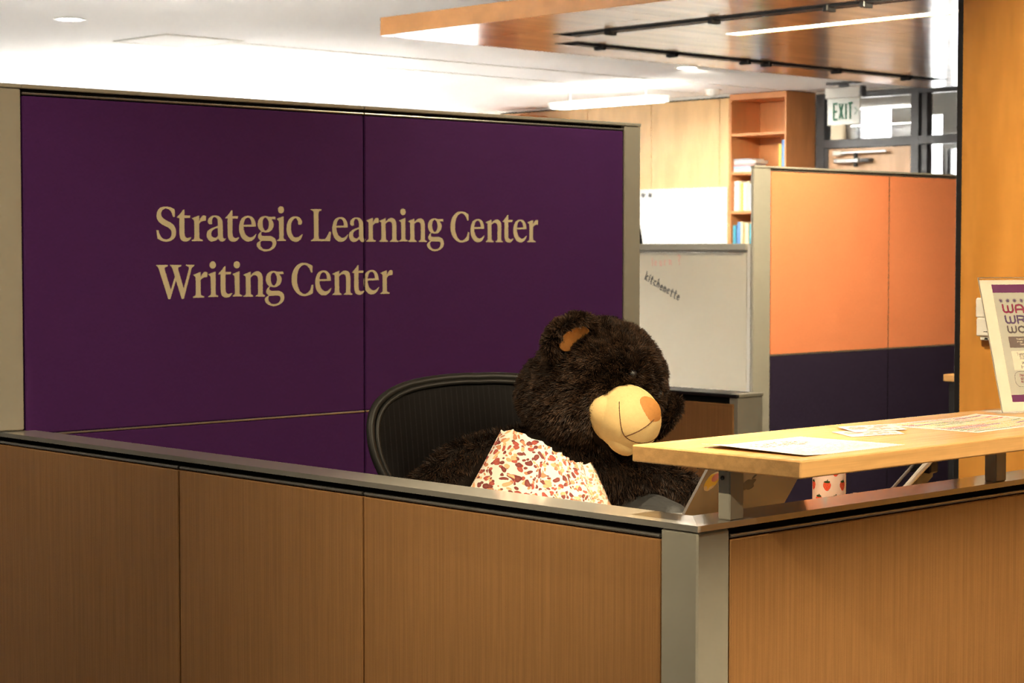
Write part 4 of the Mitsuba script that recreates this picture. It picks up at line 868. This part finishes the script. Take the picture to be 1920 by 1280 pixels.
# head, in its own frame: X to the bear's left, Y out of the face, Z up through the crown
roll, yaw_h = math.radians(38), math.radians(38)
ex = math.cos(roll) * Rv - math.sin(roll) * Zv
upv = math.sin(roll) * Rv + math.cos(roll) * Zv
Xh = math.cos(yaw_h) * ex - math.sin(yaw_h) * Tv
Yh = math.cos(yaw_h) * Tv + math.sin(yaw_h) * ex
HC = bp(4, 4, 0.0)
MUZ = Rv * -8 * S + Zv * 7 * S
MH = np.eye(4); MH[:3, 0], MH[:3, 1], MH[:3, 2], MH[:3, 3] = Xh, Yh, upv, HC
def hp_(x, y, z): return HC + (Xh * x + Yh * y + upv * z) * S
def ellip(c, r, sub=4):
    m = trimesh.creation.icosphere(subdivisions=sub); m.apply_scale(r); m.apply_translation(c); return m
head = trimesh.creation.icosphere(subdivisions=5)
v = head.vertices
d = v / np.linalg.norm(v, axis=1, keepdims=True)
rad = np.array([116, 120, 119]) * S
v2 = d * rad
cheek = np.exp(-((np.abs(d[:, 0]) - .55) / .38) ** 2 - ((d[:, 2] + .70) / .42) ** 2)
v2 = v2 * (1 + .20 * cheek)[:, None]
chin = np.exp(-((d[:, 2] + .9) / .4) ** 2)
v2 = v2 * (1 + .08 * chin)[:, None]
sock = np.exp(-((d[:, 0] / .45) ** 2) - ((d[:, 2] - .38) / .2) ** 2) * (d[:, 1] > 0)
v2[:, 1] -= .014 * sock
head.vertices = v2; head.apply_transform(MH)
def headm(m, shift=False):
    m = m.copy(); m.apply_transform(MH)
    if shift: m.apply_translation(MUZ)
    return m

# ear: a cupped lobe
def ear_mesh(sx, yc, tilt):
    m = trimesh.creation.icosphere(subdivisions=4)
    q = m.vertices.copy()
    q = q * np.array([43, 16, 60]) * S
    cup = (q[:, 0] / (43 * S)) ** 2 + (q[:, 2] / (60 * S)) ** 2
    q[:, 1] += (cup - .5) * 16 * S
    m.vertices = q
    a = math.radians(tilt)
    R = trimesh.transformations.rotation_matrix(-sx * a, [0, 1, 0]); m.apply_transform(R)
    return m
FUR_V = 'm_fur'
scene['m_fur'] = {'type': 'twosided', 'bsdf': {'type': 'principled', 'base_color': {'type': 'mesh_attribute', 'name': 'vertex_color'}, 'roughness': .55, 'specular': .22}}
mat('m_plush', (.010, .006, .004), .9, .2)
mat('m_tan', proc(fabric_fn((.34, .145, .035), (.42, .185, .05), 700.)), .75, .3, sheen=.4)
mat('m_cream', proc(fabric_fn((.50, .355, .155), (.56, .405, .185), 600.)), .85, .25, sheen=.5)
mat('m_thread', (.10, .045, .02), .8, .2)

def fur(parent, mesh, n, L, w, seed, comb=None, keep=None, tipc=((.017, .0085, .0045), (.105, .053, .027)), lift=.85):
    rg = np.random.default_rng(seed)
    pts, fi = trimesh.sample.sample_surface(mesh, n, seed=seed)
    bc = trimesh.triangles.points_to_barycentric(mesh.triangles[fi], pts)
    nn = (mesh.vertex_normals[mesh.faces[fi]] * bc[:, :, None]).sum(1)
    nn /= np.linalg.norm(nn, axis=1, keepdims=True) + 1e-12
    pts = np.asarray(pts)
    if keep is not None:
        k = keep(pts, nn); pts, nn = pts[k], nn[k]
    n = len(pts)
    cl = np.stack([meshkit.noise(pts * 62, seed + i) - .5 for i in range(3)], 1) * 1.9 + np.stack([meshkit.noise(pts * 150, seed + 5 + i) - .5 for i in range(3)], 1) * 1.5
    g = np.zeros((n, 3)) if comb is None else comb(pts, nn)
    d0 = nn * lift + g + cl * .62 + rg.normal(0, .16, (n, 3))
    inward = (d0 * nn).sum(1); d0 += nn * np.maximum(.22 - inward, 0)[:, None]
    d0 /= np.linalg.norm(d0, axis=1, keepdims=True)
    d1 = d0 + g * .5 + np.array([0, 0, -.35]) + cl * .25
    inward = (d1 * nn).sum(1); d1 += nn * np.maximum(.08 - inward, 0)[:, None]
    d1 /= np.linalg.norm(d1, axis=1, keepdims=True)
    ln = L * rg.uniform(.65, 1.15, n)[:, None]
    p0 = pts - nn * .002; p1 = p0 + d0 * ln * .55; p2 = p1 + d1 * ln * .30; p3 = p2 + d1 * ln * .22
    sd = np.cross(nn, d0); sd /= np.linalg.norm(sd, axis=1, keepdims=True) + 1e-9
    ot = np.cross(d0, sd)
    a = rg.uniform(-.9, .9, n)[:, None]
    sd = sd * np.cos(a) + ot * np.sin(a)
    ww = (w * rg.uniform(.7, 1.3, n))[:, None]
    V = np.stack([p0 - sd * ww * .5, p0 + sd * ww * .5, p1 - sd * ww * .5, p1 + sd * ww * .5, p2 - sd * ww * .35, p2 + sd * ww * .35, p3], 1)
    base = np.arange(n)[:, None] * 7
    F = np.concatenate([base + np.array(f) for f in ([0, 1, 3], [0, 3, 2], [2, 3, 5], [2, 5, 4], [4, 5, 6])], 0)
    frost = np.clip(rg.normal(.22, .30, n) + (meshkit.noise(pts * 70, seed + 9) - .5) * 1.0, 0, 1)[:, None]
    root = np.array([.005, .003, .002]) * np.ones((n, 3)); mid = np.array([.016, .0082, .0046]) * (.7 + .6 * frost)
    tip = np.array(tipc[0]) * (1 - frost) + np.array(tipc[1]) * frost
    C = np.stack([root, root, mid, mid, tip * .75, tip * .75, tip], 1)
    m = trimesh.Trimesh(V.reshape(-1, 3), F, process=False)
    key = parent + '__fur'
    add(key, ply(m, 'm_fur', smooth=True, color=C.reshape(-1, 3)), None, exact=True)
    labels[key] = {'kind': 'stuff'}

# dress: defined by its neckline and hem, wrapped around the torso front
NU, NVv = 70, 60
ctrl_u = np.array([-.14, 0, .10, .28, .48, .68, .86, 1.0, 1.14, 1.3])
neck = np.array([(-168, 110, -.03), (-177, 86, .055), (-158, 83, .085), (-112, 100, .120), (-75, 120, .135), (-52, 134, .138), (-36, 139, .134), (-23, 141, .118), (-6, 152, -.005), (-2, 168, -.07)])
hem = np.array([(-290, 330, -.02), (-322, 330, .09), (-270, 335, .15), (-190, 335, .20), (-105, 335, .215), (-20, 335, .215), (28, 335, .19), (54, 335, .15), (82, 330, -.005), (78, 330, -.08)])
uu = np.linspace(-.14, 1.3, NU)
def li(tab): return PchipInterpolator(ctrl_u, tab)(uu)
nk, hm_ = li(neck), li(hem)
P = np.zeros((NU, NVv, 3))
for j, vv in enumerate(np.linspace(0, 1, NVv)):
    q = nk * (1 - vv) + hm_ * vv
    blg = .03 * np.sin(np.pi * min(vv * 1.2, 1)) * np.sin(np.pi * np.clip((uu + .1) / 1.25, 0, 1))
    fold = .0085 * np.sin(uu * 21 + 2.5 * vv + 1.2 * np.sin(uu * 6)) * min(1, .35 + vv * 1.5) + .004 * np.sin(uu * 47 + 4 * vv)
    pin = .004 * np.sin(uu * 120) * math.exp(-vv / .06)
    for i in range(NU):
        P[i, j] = bp(q[i, 0] + (3 * math.sin(uu[i] * 25 + 5 * vv)), q[i, 1] + 2.0 * math.sin(uu[i] * 60) * math.exp(-vv / .05), q[i, 2] + blg[i] + fold[i] + pin[i])
def spots_fn(p, n, uv):
    x, y = uv.x * 33.0, uv.y * 27.0
    wx, wy = x + .9 * (noise(x * .8, y * .8, 3.0) - .5), y + .9 * (noise(x * .8 + 9, y * .8, 7.0) - .5)
    def layer(x, y, k, rmax):
        f, s, r = voronoi(x, y)
        rr = rmax * (.45 + .55 * (r * 7.13 - dr.floor(r * 7.13)))
        on = smoothstep(rr, rr - .07, f)
        c = r * 3.71 - dr.floor(r * 3.71)
        pale = smoothstep(.50, .95, uv.x + .25 * (noise(x * .5, y * .5, 1.0) - .5))
        dark = dr.select(c < .34, mi.Color3f(.13, .018, .022), dr.select(c < .55, mi.Color3f(.30, .05, .04), dr.select(c < .78, mi.Color3f(.42, .17, .085), mi.Color3f(.62, .33, .17))))
        light = dr.select(c < .30, mi.Color3f(.55, .26, .14), dr.select(c < .7, mi.Color3f(.72, .45, .25), mi.Color3f(.78, .55, .34)))
        wash = .25 * (1 - f / dr.maximum(rr, .01))
        return on, mix(dark, light, pale) + mi.Color3f(.35, .18, .10) * wash
    o1, c1 = layer(wx, wy * .85, 1, .50)
    o2, c2 = layer(wx * 1.15 + 7, wy * 1.0 + 3, 2, .42)
    col = mix((.70, .65, .56), c2, o2)
    return mix(col, c1, o1)
mat('m_dress', proc(spots_fn), .75, .3, sheen=.2)
uvd = np.stack([np.repeat((uu + .14) / 1.44, NVv), np.tile(np.linspace(0, 1, NVv), NU)], 1)
ms, uv2 = slab(P, .003, uvd)
Bd = add('body', body, 'm_plush', Bear, smooth=True)
add('dress', ms, 'm_dress', Bear, smooth=True, uv=uv2, label='white sleeveless dress with brown and maroon blotches')
dc = P.reshape(-1, 3)
from scipy.spatial import cKDTree
kd = cKDTree(P[6:-2, 2:].reshape(-1, 3))
def body_keep(pts, nn):
    dist, _ = kd.query(pts)
    z_ok = pts[:, 2] > .50
    # inside the dress: the nearest dress point lies outwards of the skin
    _, ii = kd.query(pts)
    outw = ((kd.data[ii] - pts) * nn).sum(1)
    covered = (dist < .07) & (outw > .62 * dist)
    return z_ok & ~covered
def body_comb(pts, nn):
    g = np.tile(np.array([0, 0, -.55]), (len(pts), 1)); g -= nn * (g * nn).sum(1, keepdims=True); return g
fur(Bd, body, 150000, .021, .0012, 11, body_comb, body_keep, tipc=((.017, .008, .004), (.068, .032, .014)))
Hd = add('head', head, 'm_plush', Bear, smooth=True)
mz_c = np.array([0, 138, -8.0])
def head_keep(pts, nn):
    q = (pts - HC) @ np.stack([Xh, Yh, upv], 1) / S
    e = ((q[:, 0] - 2) / 72) ** 2 + ((q[:, 2] + 20) / 66) ** 2
    return ~((e < 1) & (q[:, 1] > 40))
def head_comb(pts, nn):
    q = (pts - HC) @ np.stack([Xh, Yh, upv], 1)
    r = pts - (HC + Yh * 130 * S)
    g = r / (np.linalg.norm(r, axis=1, keepdims=True) + 1e-9) * .55 + np.array([0, 0, -.18])
    return g - nn * (g * nn).sum(1, keepdims=True)
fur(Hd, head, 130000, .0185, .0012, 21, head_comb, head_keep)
for sx, c, ry, tl in ((-1, (-134, -2, 38), -16, 58), (1, (142, 28, 22), -62, 70)):
    m = ear_mesh(sx, 0, tl)
    m.apply_transform(trimesh.transformations.rotation_matrix(math.radians(ry), [0, 0, 1]))
    li_m = None
    m.apply_translation(np.array(c) * S)
    lin = trimesh.creation.icosphere(subdivisions=3)
    q = lin.vertices * np.array([27, 5, 38]) * S
    q[:, 1] += ((q[:, 0] / (27 * S)) ** 2 + (q[:, 2] / (38 * S)) ** 2 - .5) * 7 * S + 11 * S
    q[:, 0] -= 3 * S
    lin.vertices = q
    lin.apply_transform(trimesh.transformations.rotation_matrix(-sx * math.radians(tl), [0, 1, 0]))
    lin.apply_transform(trimesh.transformations.rotation_matrix(math.radians(ry), [0, 0, 1]))
    lin.apply_translation(np.array(c) * S)
    ek = add('ear', headm(m), 'm_plush', Bear, smooth=True)
    lw = headm(lin)
    add('lining', lw, 'm_tan', ek, smooth=True, label='tan ear lining')
    kl = cKDTree(lw.vertices)
    nf = (MH[:3, :3] @ (trimesh.transformations.rotation_matrix(math.radians(ry), [0, 0, 1])[:3, :3] @ np.array([0, 1.0, 0])))
    def ear_keep(pts, nn, kl=kl, nf=nf):
        dd, _ = kl.query(pts); return ~((dd < .007) & (nn @ nf > .2))
    fur(ek, headm(m), 20000, .017, .0012, 31 + sx, None, ear_keep)
# muzzle, lower lip, nose, stitches
mzm = m3.Manifold.batch_boolean([m3.Manifold.sphere(1, 64).scale((63 * S, 66 * S, 60 * S)).translate((0, 128 * S, -14 * S)),
                                 m3.Manifold.sphere(1, 64).scale((68 * S, 44 * S, 44 * S)).translate((-4 * S, 112 * S, -30 * S)),
                                 m3.Manifold.sphere(1, 64).scale((32 * S, 30 * S, 19 * S)).translate((6 * S, 148 * S, -57 * S))], m3.OpType.Add)
mzt = to_tm(mzm.refine_to_length(.006)); mzt.merge_vertices(); trimesh.smoothing.filter_taubin(mzt, iterations=14)
Mz = add('muzzle', headm(mzt, True), 'm_cream', Bear, smooth=True, label='cream felt muzzle')
def surf_pts(dirs, off=0.0):
    """points on the muzzle along rays from its middle (head frame)"""
    c = np.array([0, 118, -18]) * S
    d = np.asarray(dirs, float); d /= np.linalg.norm(d, axis=1, keepdims=True)
    out = []
    loc, ir, it = mzt.ray.intersects_location(np.tile(c, (len(d), 1)), d, multiple_hits=False)
    res = np.zeros_like(d); res[ir] = loc
    return res + d * off
th = np.linspace(0, 2 * np.pi, 40, endpoint=False)
rings = []
for r in np.linspace(0, 1, 9):
    a = -5 + r * 38 * np.cos(th); b = r * 33 * np.sin(th); b = np.where(b < 0, b * (1.35 - .35 * np.abs(np.cos(th))), b)
    rings.append(surf_pts(np.stack([a, np.full(40, 54.), 64 + b], 1), .0045 * (1 - r ** 3)))
V = np.vstack(rings); F = []
for i in range(8):
    for k in range(40):
        k2 = (k + 1) % 40
        F += [[i * 40 + k, i * 40 + k2, (i + 1) * 40 + k2], [i * 40 + k, (i + 1) * 40 + k2, (i + 1) * 40 + k]]
add('nose', headm(trimesh.Trimesh(V, np.array(F), process=False), True), 'm_tan', Mz, smooth=True, label='tan nose')
seam_p = surf_pts(np.stack([np.linspace(8, -22, 14), np.full(14, 54.), np.linspace(44, -20, 14)], 1), .0004)
add('mouth_seam', headm(tube(seam_p, .0011, 6), True), 'm_thread', Mz)
sm = []
for a in np.linspace(-1, 1, 60):
    sm.append((-22 + a * (42 if a < 0 else 64), 54 - 22 * a * a, -20 + 42 * abs(a) ** 1.7))
sp_ = surf_pts(np.array(sm), .0004)
dash = [headm(tube(sp_[i:i + 2] * .86 + sp_[i:i + 2].mean(0) * .14, .0009, 5), True) for i in range(0, 59)]
add('smile_stitch', cat_m(*dash), 'm_thread', Mz); labels[Bear + '__muzzle__smile_stitch'] = {'kind': 'stuff'}
for sx in (-1, 1):
    add('eye', headm(ellip(np.array([sx * 42, 97, 55]) * S, 8.5 * S, 3)), 'm_black', Bear, smooth=True)
    labels.setdefault(Bear + '__eye', {'label': 'glossy black eye'})
